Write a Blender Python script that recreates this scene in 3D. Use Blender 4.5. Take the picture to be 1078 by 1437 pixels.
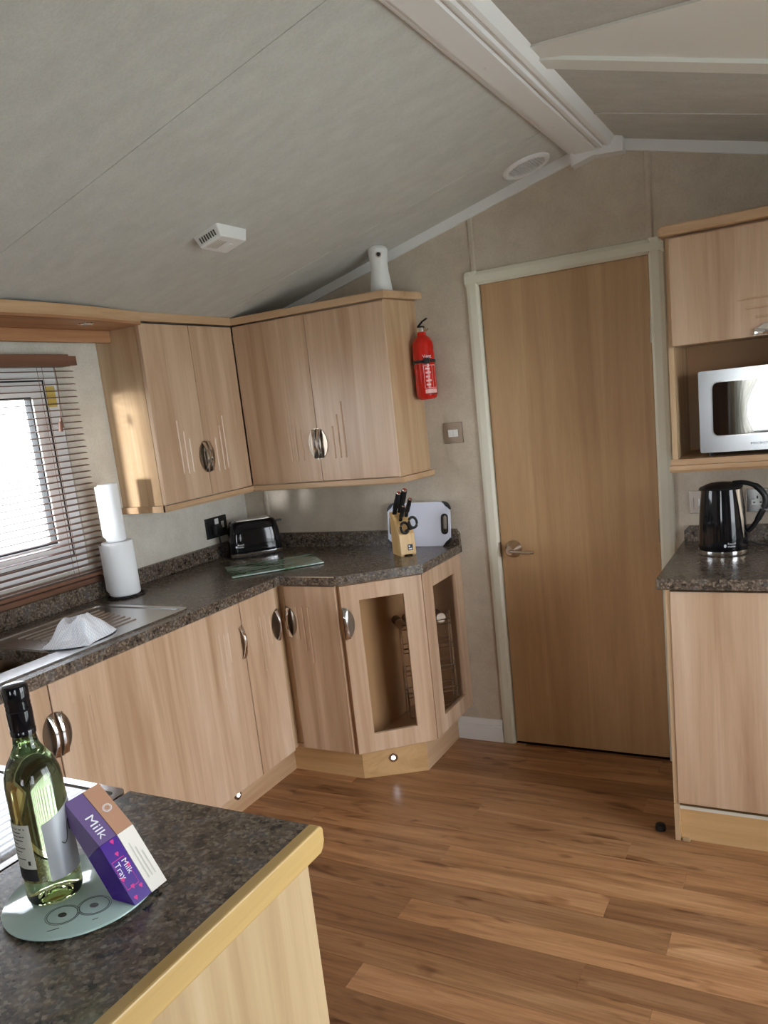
import bpy, bmesh, math, random
from mathutils import Vector as V, Matrix
random.seed(7)
S = bpy.context.scene
C = S.collection
for o in list(bpy.data.objects): bpy.data.objects.remove(o)

# ------------------------------------------------------------------ camera
FPX, CX, CY = 1117.07, -2.59, 61.9           # focal length and principal-point offset in pixels of 1078 x 1437
CAM = V((2.4810, -3.1117, 1.5238)); yaw, pit, rol = 0.510944, -0.187750, -0.110199
fw = V((-math.sin(yaw)*math.cos(pit), math.cos(yaw)*math.cos(pit), math.sin(pit)))
r0 = V((math.cos(yaw), math.sin(yaw), 0)); u0 = r0.cross(fw)
rt = math.cos(rol)*r0 + math.sin(rol)*u0; up = -math.sin(rol)*r0 + math.cos(rol)*u0
cd = bpy.data.cameras.new('camera'); cam = bpy.data.objects.new('camera', cd); C.objects.link(cam)
cam.matrix_world = Matrix(((rt.x, up.x, -fw.x, CAM.x), (rt.y, up.y, -fw.y, CAM.y), (rt.z, up.z, -fw.z, CAM.z), (0, 0, 0, 1)))
cd.sensor_fit = 'VERTICAL'; cd.sensor_height = 24.0; cd.lens = 24.0*FPX/1437
cd.shift_x = -CX/1437; cd.shift_y = CY/1437; cd.clip_start = 0.05
S.camera = cam

# ------------------------------------------------------------------ world, light, exposure
W = bpy.data.worlds.new('sky'); S.world = W; W.use_nodes = True
nt = W.node_tree; bg = nt.nodes['Background']
tc = nt.nodes.new('ShaderNodeTexCoord'); sx = nt.nodes.new('ShaderNodeSeparateXYZ'); rp = nt.nodes.new('ShaderNodeValToRGB')
nt.links.new(tc.outputs['Generated'], sx.inputs[0]); nt.links.new(sx.outputs['Z'], rp.inputs[0]); nt.links.new(rp.outputs[0], bg.inputs[0])
rp.color_ramp.elements[0].color = (0.90, 0.95, 1.0, 1); rp.color_ramp.elements[1].color = (0.70, 0.82, 1.0, 1)   # overcast, brighter near the horizon
bg.inputs[1].default_value = 6.0
S.view_settings.view_transform = 'Standard'; S.view_settings.look = 'None'
S.view_settings.exposure = 0.97; S.view_settings.gamma = 1.0; S.view_settings.use_curve_mapping = False
sl_ = bpy.data.lights.new('sun', 'SUN'); sl_.energy = 6.0; sl_.angle = math.radians(6); sl_.color = (.92, .96, 1)      # low hazy sun along the sink wall
so_ = bpy.data.objects.new('sun', sl_); so_.rotation_euler = V((.165, 1, -.022)).to_track_quat('-Z', 'Y').to_euler(); so_.location = (-1, -9, 3); C.objects.link(so_)
def portal(loc, rot, sx, sy):
    l = bpy.data.lights.new('window_portal', 'AREA'); l.shape = 'RECTANGLE'; l.size = sx; l.size_y = sy; l.cycles.is_portal = True
    o = bpy.data.objects.new('window_portal', l); o.location = loc; o.rotation_euler = rot; C.objects.link(o)
PI = math.pi

# ------------------------------------------------------------------ materials
def srgb(r, g, b):
    f = lambda c: (c/255/12.92) if c/255 <= 0.04045 else ((c/255+0.055)/1.055)**2.4
    return (f(r), f(g), f(b), 1)
def mat(name):
    m = bpy.data.materials.new(name); m.use_nodes = True
    return m, m.node_tree, m.node_tree.nodes['Principled BSDF']
def plain(name, col, rough=.5, metal=0., spec=.5, coat=0., emit=None, es=0., trans=0., ior=1.45):
    m, t, b = mat(name)
    b.inputs['Base Color'].default_value = col; b.inputs['Roughness'].default_value = rough; b.inputs['Metallic'].default_value = metal
    b.inputs['Specular IOR Level'].default_value = spec; b.inputs['Coat Weight'].default_value = coat; b.inputs['Coat Roughness'].default_value = .05
    b.inputs['Transmission Weight'].default_value = trans; b.inputs['IOR'].default_value = ior
    if emit: b.inputs['Emission Color'].default_value = emit; b.inputs['Emission Strength'].default_value = es
    return m
def nd(t, kind, **kw):
    n = t.nodes.new(kind)
    for k, v in kw.items():
        if k in n.inputs: n.inputs[k].default_value = v
        else: setattr(n, k, v)
    return n
def ramp(t, fac, stops, interp='LINEAR'):
    r = t.nodes.new('ShaderNodeValToRGB'); r.color_ramp.interpolation = interp
    e = r.color_ramp.elements
    while len(e) < len(stops): e.new(.5)
    for i, (p, c) in enumerate(stops): e[i].position = p; e[i].color = c
    t.links.new(fac, r.inputs[0]); return r.outputs[0]
def coords(t, scale, rnd=True, rot=(0, 0, 0)):
    tc = t.nodes.new('ShaderNodeTexCoord'); mp = nd(t, 'ShaderNodeMapping'); mp.inputs['Scale'].default_value = scale; mp.inputs['Rotation'].default_value = rot
    if rnd:
        oi = t.nodes.new('ShaderNodeObjectInfo'); ml = nd(t, 'ShaderNodeMath', operation='MULTIPLY'); ml.inputs[1].default_value = 37.0
        ad = nd(t, 'ShaderNodeVectorMath', operation='ADD'); t.links.new(oi.outputs['Random'], ml.inputs[0])
        t.links.new(tc.outputs['Object'], ad.inputs[0]); t.links.new(ml.outputs[0], ad.inputs[1]); t.links.new(ad.outputs[0], mp.inputs['Vector'])
    else: t.links.new(tc.outputs['Object'], mp.inputs['Vector'])
    return mp.outputs[0]
def mixc(t, a, b, fac, kind='MIX'):
    m = t.nodes.new('ShaderNodeMix'); m.data_type = 'RGBA'; m.blend_type = kind
    for s, v in ((m.inputs[0], fac), (m.inputs[6], a), (m.inputs[7], b)):
        if isinstance(v, (tuple, float, int)): s.default_value = v
        else: t.links.new(v, s)
    return m.outputs[2]
def bump(t, b, h, strength, dist=.002):
    n = nd(t, 'ShaderNodeBump'); n.inputs['Strength'].default_value = strength; n.inputs['Distance'].default_value = dist
    t.links.new(h, n.inputs['Height']); t.links.new(n.outputs[0], b.inputs['Normal'])
def wood(name, dark, mid, light, axis='z', rough=.38, fine=1., coat=.0):
    m, t, b = mat(name)
    k = {'z': (1, 1, .05), 'x': (.05, 1, 1), 'y': (1, .05, 1)}[axis]
    n1 = nd(t, 'ShaderNodeTexNoise', Scale=1.0, Detail=4.0, Roughness=.55, Distortion=1.1); t.links.new(coords(t, [12*c for c in k]), n1.inputs['Vector'])
    n2 = nd(t, 'ShaderNodeTexNoise', Scale=1.0, Detail=3.0, Roughness=.6); t.links.new(coords(t, [130*c*fine for c in k]), n2.inputs['Vector'])
    c1 = ramp(t, n1.outputs['Fac'], [(.30, dark), (.5, mid), (.70, light)])
    c2 = ramp(t, n2.outputs['Fac'], [(.30, (.80, .77, .74, 1)), (.6, (1, 1, 1, 1))])
    t.links.new(mixc(t, c1, c2, .35, 'MULTIPLY'), b.inputs['Base Color'])
    b.inputs['Roughness'].default_value = rough; b.inputs['Coat Weight'].default_value = coat; b.inputs['Coat Roughness'].default_value = .12
    return m
def laminate(name):
    m, t, b = mat(name)
    c = coords(t, (1, 1, 1), False)
    v = nd(t, 'ShaderNodeTexVoronoi', Scale=165.0); t.links.new(c, v.inputs['Vector'])
    n0 = nd(t, 'ShaderNodeTexNoise', Scale=30.0, Detail=4.0, Roughness=.6); t.links.new(c, n0.inputs['Vector'])
    n1 = nd(t, 'ShaderNodeTexNoise', Scale=150.0, Detail=4.0, Roughness=.7); t.links.new(c, n1.inputs['Vector'])
    sp = t.nodes.new('ShaderNodeSeparateColor'); t.links.new(v.outputs['Color'], sp.inputs[0])
    a = ramp(t, sp.outputs[0], [(0, srgb(40, 35, 32)), (.35, srgb(92, 80, 70)), (.7, srgb(128, 113, 98)), (.9, srgb(175, 160, 140))])
    d = ramp(t, n0.outputs['Fac'], [(.38, srgb(34, 31, 30)), (.5, srgb(108, 92, 76)), (.62, srgb(98, 95, 94))])
    e = ramp(t, n1.outputs['Fac'], [(.38, (.35, .33, .32, 1)), (.55, (1, 1, 1, 1))])
    x = mixc(t, mixc(t, a, d, .6), e, .6, 'MULTIPLY')
    t.links.new(x, b.inputs['Base Color']); b.inputs['Roughness'].default_value = .26; b.inputs['Specular IOR Level'].default_value = .7
    return m
def mottled(name, a, b2, scale, rough=.75, bs=.15, stretch=(1, 1, 1)):
    m, t, b = mat(name)
    c = coords(t, stretch, False)
    n0 = nd(t, 'ShaderNodeTexNoise', Scale=scale, Detail=5.0, Roughness=.65); t.links.new(c, n0.inputs['Vector'])
    n1 = nd(t, 'ShaderNodeTexNoise', Scale=scale*14, Detail=3.0, Roughness=.6); t.links.new(c, n1.inputs['Vector'])
    x = mixc(t, ramp(t, n0.outputs['Fac'], [(.35, a), (.65, b2)]), ramp(t, n1.outputs['Fac'], [(.35, (.86, .85, .84, 1)), (.6, (1, 1, 1, 1))]), .6, 'MULTIPLY')
    t.links.new(x, b.inputs['Base Color']); b.inputs['Roughness'].default_value = rough
    bump(t, b, n1.outputs['Fac'], bs); return m
def floor_wood():
    m, t, b = mat('floor_plank')
    oi = t.nodes.new('ShaderNodeObjectInfo')
    n1 = nd(t, 'ShaderNodeTexNoise', Scale=1.0, Detail=5.0, Roughness=.6, Distortion=.8); t.links.new(coords(t, (1.6, 22, 1)), n1.inputs['Vector'])
    n2 = nd(t, 'ShaderNodeTexNoise', Scale=1.0, Detail=4.0, Roughness=.65); t.links.new(coords(t, (7, 160, 1)), n2.inputs['Vector'])
    n3 = nd(t, 'ShaderNodeTexNoise', Scale=1.0, Detail=2.0, Roughness=.5, Distortion=.4); t.links.new(coords(t, (5.5, 19, 1)), n3.inputs['Vector'])
    g = ramp(t, n1.outputs['Fac'], [(.28, srgb(140, 98, 65)), (.5, srgb(178, 132, 91)), (.72, srgb(199, 155, 113))])
    f = ramp(t, n2.outputs['Fac'], [(.3, (.68, .62, .58, 1)), (.58, (1, 1, 1, 1))])
    kn = ramp(t, n3.outputs['Fac'], [(.60, (1, 1, 1, 1)), (.68, (.60, .52, .46, 1)), (.76, (.22, .17, .14, 1))])
    x = mixc(t, mixc(t, g, f, .75, 'MULTIPLY'), oi.outputs['Color'], 1.0, 'MULTIPLY')
    t.links.new(mixc(t, x, kn, .9, 'MULTIPLY'), b.inputs['Base Color']); b.inputs['Roughness'].default_value = .30
    bump(t, b, n2.outputs['Fac'], .06); return m
M = {}
M['beech'] = wood('beech_laminate', srgb(180, 145, 114), srgb(203, 170, 140), srgb(218, 190, 162), 'z', .34)
M['beech_x'] = wood('beech_laminate_along_x', srgb(184, 146, 108), srgb(202, 167, 130), srgb(213, 180, 146), 'x', .4)
M['beech_y'] = wood('beech_laminate_along_y', srgb(184, 146, 108), srgb(202, 167, 130), srgb(213, 180, 146), 'y', .4)
M['side'] = wood('beech_end_panel', srgb(188, 154, 118), srgb(206, 174, 137), srgb(217, 188, 153), 'z', .17, coat=.35)
M['plinth'] = wood('plinth_board', srgb(196, 156, 104), srgb(210, 170, 118), srgb(220, 182, 132), 'x', .42)
M['door'] = wood('door_veneer', srgb(178, 142, 102), srgb(190, 154, 113), srgb(199, 164, 123), 'z', .30, 2.0)
M['pale'] = wood('pale_end_panel', srgb(176, 148, 110), srgb(190, 164, 124), srgb(200, 176, 138), 'z', .4)
M['edge'] = wood('yellow_edge_trim', srgb(188, 154, 94), srgb(196, 163, 102), srgb(203, 170, 109), 'y', .42)
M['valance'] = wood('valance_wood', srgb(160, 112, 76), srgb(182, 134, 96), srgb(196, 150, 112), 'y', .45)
M['block'] = wood('knife_block_wood', srgb(212, 168, 106), srgb(226, 186, 126), srgb(234, 200, 146), 'z', .45)
M['slat'] = wood('blind_wood', srgb(100, 70, 54), srgb(122, 86, 67), srgb(138, 100, 80), 'y', .35)
M['inside'] = plain('cabinet_inside', srgb(192, 154, 114), .5)
M['top'] = laminate('speckled_worktop')
M['floor'] = floor_wood()
M['sub'] = plain('subfloor', srgb(58, 40, 28), .8)
M['wall'] = mottled('beige_wallpaper', srgb(194, 180, 162), srgb(208, 196, 178), 9.0, .8, .25)
M['wall_lit'] = mottled('beige_wallpaper_lit', srgb(208, 201, 188), srgb(220, 214, 202), 9.0, .8, .25)  # same beige paper as the other walls, window light put into its colour
M['ceil'] = mottled('ceiling_board', srgb(202, 202, 196), srgb(212, 212, 206), 9.0, .8, .06, (1, 2, 1))
M['ceil_lightened'] = plain('ceiling_lightened', srgb(240, 242, 236), .5)  # whiter than the boards: light falling on the gable panel put into its colour
M['backing'] = plain('vent_backing', srgb(60, 57, 53), .7)
M['trim'] = plain('cream_white_trim', srgb(224, 220, 202), .42)
M['white'] = plain('white_paint', srgb(238, 238, 236), .4)
M['plastic'] = plain('white_plastic', srgb(235, 235, 232), .35)
M['chrome'] = plain('chrome', (.78, .77, .76, 1), .12, 1.)
M['dish'] = plain('handle_dish', (.30, .25, .20, 1), .28, 1.)
M['nickel'] = plain('brushed_nickel', (.56, .50, .44, 1), .28, 1.)
M['steel'] = plain('stainless_steel', (.62, .61, .60, 1), .26, 1.)
M['microsteel'] = plain('microwave_steel', (.50, .51, .52, 1), .20, 1.)
M['black'] = plain('gloss_black', (.006, .006, .008, 1), .06, 0, .5)
M['blackm'] = plain('matt_black', (.012, .012, .013, 1), .42)
M['dark'] = plain('dark_gap', (.015, .013, .012, 1), .7)
M['rubber'] = plain('black_rubber', (.012, .012, .012, 1), .6)
M['red'] = plain('extinguisher_red', srgb(205, 30, 18), .22, 0, .5, .3)
M['paper'] = plain('white_paper', srgb(240, 242, 244), .9)
M['board'] = plain('white_plastic_board', srgb(226, 230, 246), .42)
M['ink'] = plain('dark_print', (.02, .02, .022, 1), .5)
M['print'] = plain('white_print', srgb(235, 235, 240), .45)
M['pinkprint'] = plain('pale_pink_print', srgb(246, 190, 184), .45)
M['microglass'] = plain('microwave_window', (.34, .34, .34, 1), .02, 1.)
M['mirrorglass'] = plain('black_glass', (.010, .010, .011, 1), .03, 0, .8, 1.)
M['purple'] = plain('deep_purple_card', srgb(62, 14, 132), .28, 0, .5, .4)
M['lavender'] = plain('dull_lavender_card', srgb(112, 92, 140), .22, 0, .5, .5)
M['card'] = plain('white_card', srgb(228, 222, 212), .5)
M['tan'] = plain('tan_card', srgb(186, 142, 114), .4)
M['pink'] = plain('pink_print', srgb(214, 40, 140), .4)
M['led'] = plain('led', (1, 1, 1, 1), .4, emit=(.86, .9, 1, 1), es=7.)
M['lampglass'] = plain('lamp_glass', srgb(236, 236, 232), .2)
M['yellow'] = plain('yellow_sticker', srgb(214, 186, 96), .6)
M['ground'] = mottled('ground', srgb(196, 198, 184), srgb(214, 212, 200), 1.2)
M['bronze'] = plain('dull_nickel_plate', srgb(150, 132, 116), .35, .6)
M['brass'] = plain('hinge_metal', (.30, .25, .18, 1), .4, 1.)
M['darkwood'] = wood('dark_brown_unit', srgb(52, 34, 24), srgb(70, 46, 32), srgb(84, 58, 42), 'z', .4)
M['fabric'] = plain('cream_curtain', srgb(232, 228, 214), .9)
mm, tt, bb = mat('cream_curtain_sheer'); bb.inputs['Base Color'].default_value = srgb(238, 236, 228); bb.inputs['Roughness'].default_value = .9
tl = nd(tt, 'ShaderNodeBsdfTranslucent'); tl.inputs[0].default_value = srgb(238, 236, 228); mx_ = tt.nodes.new('ShaderNodeMixShader'); mx_.inputs[0].default_value = .55
tt.links.new(bb.outputs[0], mx_.inputs[1]); tt.links.new(tl.outputs[0], mx_.inputs[2]); tt.links.new(mx_.outputs[0], tt.nodes['Material Output'].inputs[0]); M['fabric'] = mm
M['bottlelabel'] = plain('bottle_label', srgb(176, 178, 182), .35, .35)
M['cream'] = plain('back_label', srgb(196, 196, 184), .6)
def glass(name, col, rough=0., ior=1.45, thin=False):
    m, t, b = mat(name)
    if thin:                                     # clear pane: passes daylight, keeps a glancing reflection
        t.nodes.remove(b); out = t.nodes['Material Output']
        tr = nd(t, 'ShaderNodeBsdfTransparent'); tr.inputs[0].default_value = col
        gl = nd(t, 'ShaderNodeBsdfGlossy'); gl.inputs['Roughness'].default_value = .02
        fr = nd(t, 'ShaderNodeFresnel'); fr.inputs[0].default_value = ior
        mx = t.nodes.new('ShaderNodeMixShader'); t.links.new(fr.outputs[0], mx.inputs[0]); t.links.new(tr.outputs[0], mx.inputs[1]); t.links.new(gl.outputs[0], mx.inputs[2])
        t.links.new(mx.outputs[0], out.inputs[0]); return m
    b.inputs['Base Color'].default_value = col; b.inputs['Transmission Weight'].default_value = 1.; b.inputs['Roughness'].default_value = rough; b.inputs['IOR'].default_value = ior
    return m
M['pane'] = glass('window_glass', (1, 1, 1, 1), thin=True)
M['cabglass'] = glass('cabinet_glass', (.90, .87, .83, 1), thin=True)
M['bottle'] = glass('green_bottle_glass', (.66, .80, .44, 1), 0., 1.42)
def picture(name, build):
    m, t, b = mat(name); b.inputs['Roughness'].default_value = .08; b.inputs['Coat Weight'].default_value = .6
    t.links.new(build(t), b.inputs['Base Color']); return m
def leafy(t):                                    # green brush-like print under glass
    n = nd(t, 'ShaderNodeTexNoise', Scale=1.0, Detail=3.0, Roughness=.55, Distortion=1.2); t.links.new(coords(t, (7, 26, 1), False, (0, 0, .25)), n.inputs['Vector'])
    n2 = nd(t, 'ShaderNodeTexNoise', Scale=1.0, Detail=4.0, Roughness=.6); t.links.new(coords(t, (4, 60, 1), False, (0, 0, .25)), n2.inputs['Vector'])
    a = ramp(t, n.outputs['Fac'], [(.36, srgb(24, 76, 26)), (.45, srgb(70, 134, 58)), (.50, srgb(176, 208, 188)), (.64, srgb(212, 230, 226))])
    return mixc(t, a, ramp(t, n2.outputs['Fac'], [(.4, srgb(90, 120, 110)), (.6, srgb(214, 226, 222))]), .3)
M['leafy'] = picture('green_leaf_print', leafy)
M['plate'] = plain('frosted_glass_board', srgb(172, 196, 190), .1, 0, .5, .5)
def waffle(t):
    w = nd(t, 'ShaderNodeTexChecker', Scale=1.0); t.links.new(coords(t, (190, 190, 190), False), w.inputs['Vector'])
    w.inputs[1].default_value = srgb(247, 249, 252); w.inputs[2].default_value = srgb(220, 225, 236); return w.outputs[0]
mm, tt, bb = mat('waffle_cloth'); tt.links.new(waffle(tt), bb.inputs['Base Color']); bb.inputs['Roughness'].default_value = .95; M['cloth'] = mm

# ------------------------------------------------------------------ mesh helpers
ORG = {}
def NB(): return bmesh.new()
def tag(o, label=None, cat=None, group=None, kind=None):
    if label: o['label'] = label
    if cat: o['category'] = cat
    if group: o['group'] = group
    if kind: o['kind'] = kind
    return o
def thing(name, label, cat, loc=(0, 0, 0), rz=0, group=None, kind=None, local=False):
    o = bpy.data.objects.new(name, None); C.objects.link(o); o.location = loc; o.rotation_euler = (0, 0, rz); o.empty_display_size = .05
    ORG[o.name] = V((0, 0, 0)) if local else V(loc)
    return tag(o, label, cat, group, kind)
def part(name, bm, m, parent=None, smooth=False, label=None, angle=.6):
    if parent is not None: bmesh.ops.translate(bm, verts=bm.verts, vec=-ORG[parent.name])
    bmesh.ops.recalc_face_normals(bm, faces=bm.faces)
    me = bpy.data.meshes.new(name); bm.to_mesh(me); bm.free()
    ms = m if isinstance(m, (list, tuple)) else [m]
    for x in ms: me.materials.append(M[x])
    if smooth:
        me.shade_smooth()
        me.set_sharp_from_angle(angle=angle)
    o = bpy.data.objects.new(name, me); C.objects.link(o)
    if parent is not None: o.parent = parent; ORG[o.name] = ORG[parent.name]
    else: ORG[o.name] = V((0, 0, 0))
    if label: o['label'] = label
    return o
def solo(name, bm, m, label, cat, org=None, smooth=False, group=None, kind=None):
    """one-mesh thing whose origin sits at org"""
    if org: bmesh.ops.translate(bm, verts=bm.verts, vec=-V(org))
    o = part(name, bm, m, None, smooth)
    if org: o.location = org; ORG[o.name] = V(org)
    return tag(o, label, cat, group, kind)
def box(bm, x0, x1, y0, y1, z0, z1, bev=0, mi=0):
    vs = [bm.verts.new(p) for p in ((x0, y0, z0), (x1, y0, z0), (x1, y1, z0), (x0, y1, z0), (x0, y0, z1), (x1, y0, z1), (x1, y1, z1), (x0, y1, z1))]
    fs = [bm.faces.new([vs[i] for i in f]) for f in ((0, 3, 2, 1), (4, 5, 6, 7), (0, 1, 5, 4), (1, 2, 6, 5), (2, 3, 7, 6), (3, 0, 4, 7))]
    for f in fs: f.material_index = mi
    if bev:
        es = list({e for f in fs for e in f.edges}); bmesh.ops.bevel(bm, geom=es, offset=bev, segments=2, profile=.5, affect='EDGES', clamp_overlap=True)
    return bm
def prism(bm, pts, a0, a1, f, mi=0):
    """extrude polygon pts from a0 to a1; f(p, a) -> xyz"""
    n = len(pts)
    A = [bm.verts.new(f(p, a0)) for p in pts]; B = [bm.verts.new(f(p, a1)) for p in pts]
    fs = [bm.faces.new(A), bm.faces.new(B)] + [bm.faces.new((A[i], A[(i+1) % n], B[(i+1) % n], B[i])) for i in range(n)]
    for q in fs: q.material_index = mi
    return bm
fz = lambda p, a: (p[0], p[1], a)
fy = lambda p, a: (p[0], a, p[1])
fx = lambda p, a: (a, p[0], p[1])
def frame(d):
    d = V(d).normalized(); a = V((0, 0, 1)) if abs(d.z) < .9 else V((1, 0, 0))
    u = d.cross(a).normalized(); return u, d.cross(u).normalized()
def cyl(bm, p0, p1, r0, r1=None, seg=20, mi=0):
    p0, p1 = V(p0), V(p1); r1 = r0 if r1 is None else r1; u, w = frame(p1-p0)
    A = [bm.verts.new(p0+(u*math.cos(2*PI*i/seg)+w*math.sin(2*PI*i/seg))*r0) for i in range(seg)]
    B = [bm.verts.new(p1+(u*math.cos(2*PI*i/seg)+w*math.sin(2*PI*i/seg))*r1) for i in range(seg)]
    fs = [bm.faces.new((A[i], A[(i+1) % seg], B[(i+1) % seg], B[i])) for i in range(seg)] + [bm.faces.new(A), bm.faces.new(B)]
    for f in fs: f.material_index = mi
    return bm
def tube(bm, pts, r, seg=8, closed=False, flat=1.):
    pts = [V(p) for p in pts]; n = len(pts); rings = []
    for i, p in enumerate(pts):
        a = pts[i-1] if (i > 0 or closed) else p; b = pts[(i+1) % n] if (i < n-1 or closed) else p
        u, w = frame(b-a); rr = r[i] if isinstance(r, (list, tuple)) else r
        rings.append([bm.verts.new(p+u*math.cos(2*PI*k/seg)*rr+w*math.sin(2*PI*k/seg)*rr*flat) for k in range(seg)])
    for i in range(n if closed else n-1):
        A, B = rings[i], rings[(i+1) % n]
        for k in range(seg): bm.faces.new((A[k], A[(k+1) % seg], B[(k+1) % seg], B[k]))
    if not closed: bm.faces.new(rings[0]); bm.faces.new(rings[-1])
    return bm
def smoothpath(pts, n=6):
    P = [V(p) for p in pts]; out = []
    for i in range(len(P)-1):
        p0, p1, p2, p3 = P[max(i-1, 0)], P[i], P[i+1], P[min(i+2, len(P)-1)]
        for k in range(n):
            t = k/n; out.append(.5*((2*p1)+(p2-p0)*t+(2*p0-5*p1+4*p2-p3)*t*t+(3*p1-p0-3*p2+p3)*t**3))
    return out+[P[-1]]
def lathe(bm, prof, seg=32, c=(0, 0, 0), sx=1., sy=1., flip=False):
    c = V(c); rings = []
    for r, z in prof:
        if r < 1e-5: rings.append([bm.verts.new(c+V((0, 0, z)))])
        else: rings.append([bm.verts.new(c+V((r*math.cos(2*PI*i/seg)*sx, r*math.sin(2*PI*i/seg)*sy, z))) for i in range(seg)])
    for A, B in zip(rings, rings[1:]):
        for i in range(seg):
            j = (i+1) % seg
            if len(A) == 1 and len(B) == 1: continue
            if len(A) == 1: bm.faces.new((A[0], B[i], B[j]))
            elif len(B) == 1: bm.faces.new((A[i], A[j], B[0]))
            else: bm.faces.new((A[i], A[j], B[j], B[i]))
    if len(rings[0]) > 1: bm.faces.new(rings[0])
    if len(rings[-1]) > 1: bm.faces.new(rings[-1])
    return bm
def rounded(x0, x1, y0, y1, r, n=5):
    out = []
    for cx, cy, a in ((x1-r, y1-r, 0), (x0+r, y1-r, 90), (x0+r, y0+r, 180), (x1-r, y0+r, 270)):
        out += [(cx+r*math.cos(math.radians(a+90*k/n)), cy+r*math.sin(math.radians(a+90*k/n))) for k in range(n+1)]
    return out
def ringplate(bm, outer, inner, a0, a1, f, mi=0):
    """flat ring between two outlines with the same number of points, extruded a0..a1"""
    n = len(outer); L = [[bm.verts.new(f(p, a)) for p in q] for q in (outer, inner) for a in (a0, a1)]
    for i in range(n):
        j = (i+1) % n
        for A, B in ((L[0], L[2]), (L[1], L[3]), (L[0], L[1]), (L[2], L[3])): bm.faces.new((A[i], A[j], B[j], B[i])).material_index = mi
    return bm
def text(body, size, m, parent, f, name='lettering', align='LEFT', sx=1.):
    """lettering as mesh, each point (x, y) of the flat text placed by f(x, y)"""
    cu = bpy.data.curves.new('t', 'FONT'); cu.body = body; cu.size = size; cu.align_x = align; cu.resolution_u = 2
    o = bpy.data.objects.new('t', cu); C.objects.link(o); dg = bpy.context.evaluated_depsgraph_get(); dg.update()
    me = bpy.data.meshes.new_from_object(o.evaluated_get(dg)); bpy.data.objects.remove(o)
    bm = NB(); bm.from_mesh(me)
    for v in bm.verts: v.co = V(f(v.co.x*sx, v.co.y))
    return part(name, bm, m, parent)

# ------------------------------------------------------------------ room shell
XR, YF, ZR, SL, XM = 3.58, -6.2, 2.365, .262, 1.80
zc = lambda x: ZR - SL*abs(x-XM)
def struct(name, bm, m, label, cat, smooth=False):
    return solo(name, bm, m, label, cat, None, smooth, None, 'structure')
def wallgrid(bm, us, zs, holes, put):
    for a, b in zip(us, us[1:]):
        for c, d in zip(zs, zs[1:]):
            um, zm = (a+b)/2, (c+d)/2
            if not any(h[0] < um < h[1] and h[2] < zm < h[3] for h in holes): put(a, b, c, d)
WIN = {1: (-2.28, -1.0, 1.03, 1.80)}                 # left wall
WINR = {3: (-2.35, -.75, .08, 1.84), 4: (-5.4, -3.7, .75, 1.82)}                 # right wall
WINF = {6: (1.76, 2.66, .80, 1.75)}                    # front wall
EAVE = zc(0)
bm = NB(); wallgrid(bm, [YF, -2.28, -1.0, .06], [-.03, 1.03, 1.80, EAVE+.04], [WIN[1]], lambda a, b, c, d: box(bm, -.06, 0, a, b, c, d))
wl = struct('wall_left', bm, 'wall_lit', 'beige papered side wall with the kitchen window and blind', 'wall')
bm = NB(); wallgrid(bm, [YF, -5.4, -3.7, -2.35, -.75, .06], [-.03, .08, .75, 1.82, 1.84, EAVE+.04], [WINR[3], WINR[4]], lambda a, b, c, d: box(bm, XR, XR+.06, a, b, c, d))
wr = struct('wall_right', bm, 'wall', 'beige papered side wall opposite the sink with two windows', 'wall')
DL, DR, DT = 1.309, 1.956, 1.942
def gable(bm, y0, y1, x0=0., x1=XR):
    prism(bm, [(x0, 1.85), (x1, 1.85), (x1, EAVE+.03), (XM, ZR+.03), (x0, EAVE+.03)], y0, y1, fy)
bm = NB(); HT = DT+.0195
prism(bm, [(-.06, -.03), (DL-.02, -.03), (DL-.02, zc(DL-.02)+.03), (-.06, EAVE+.015)], 0, .06, fy)
prism(bm, [(DR+.02, -.03), (XR+.06, -.03), (XR+.06, EAVE+.015), (DR+.02, zc(DR+.02)+.03)], 0, .06, fy)
prism(bm, [(DL-.02, HT), (DR+.02, HT), (DR+.02, zc(DR+.02)+.03), (XM, ZR+.03), (DL-.02, zc(DL-.02)+.03)], 0, .06, fy)
box(bm, DL-.1, DR+.1, .0605, .075, -.03, 2.0)  # unseen board added behind the door to block light leaking under it
wb = struct('wall_back', bm, 'wall', 'beige papered end wall with a door in the middle', 'wall')
bm = NB(); wallgrid(bm, [-.06, 1.76, 2.66, XR+.06], [-.03, .80, 1.75, 1.85], [WINF[6]], lambda a, b, c, d: box(bm, a, b, YF-.06, YF, c, d))
prism(bm, [(-.06, 1.85), (XR+.06, 1.85), (XR+.06, EAVE+.03), (XM, ZR+.03), (-.06, EAVE+.03)], YF-.06, YF, fy)
struct('wall_front', bm, 'wall', 'beige papered end wall behind the viewer with the lounge windows', 'wall')
for h in ('wall_back',): pass
# vertical cover strips on the end wall
for i, (x, z0, z1) in enumerate(((1.29, 1.985, zc(1.29)-.03), (1.963, 1.985, zc(1.963)-.03), (.128, .966, 1.26))):
    bm = NB(); prism(bm, [(x-.012, 0), (x-.012, -.002), (x-.006, -.006), (x+.006, -.006), (x+.012, -.002), (x+.012, 0)], z0, z1, fz)
    part('cover_strip', bm, 'wall', wb)
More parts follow.
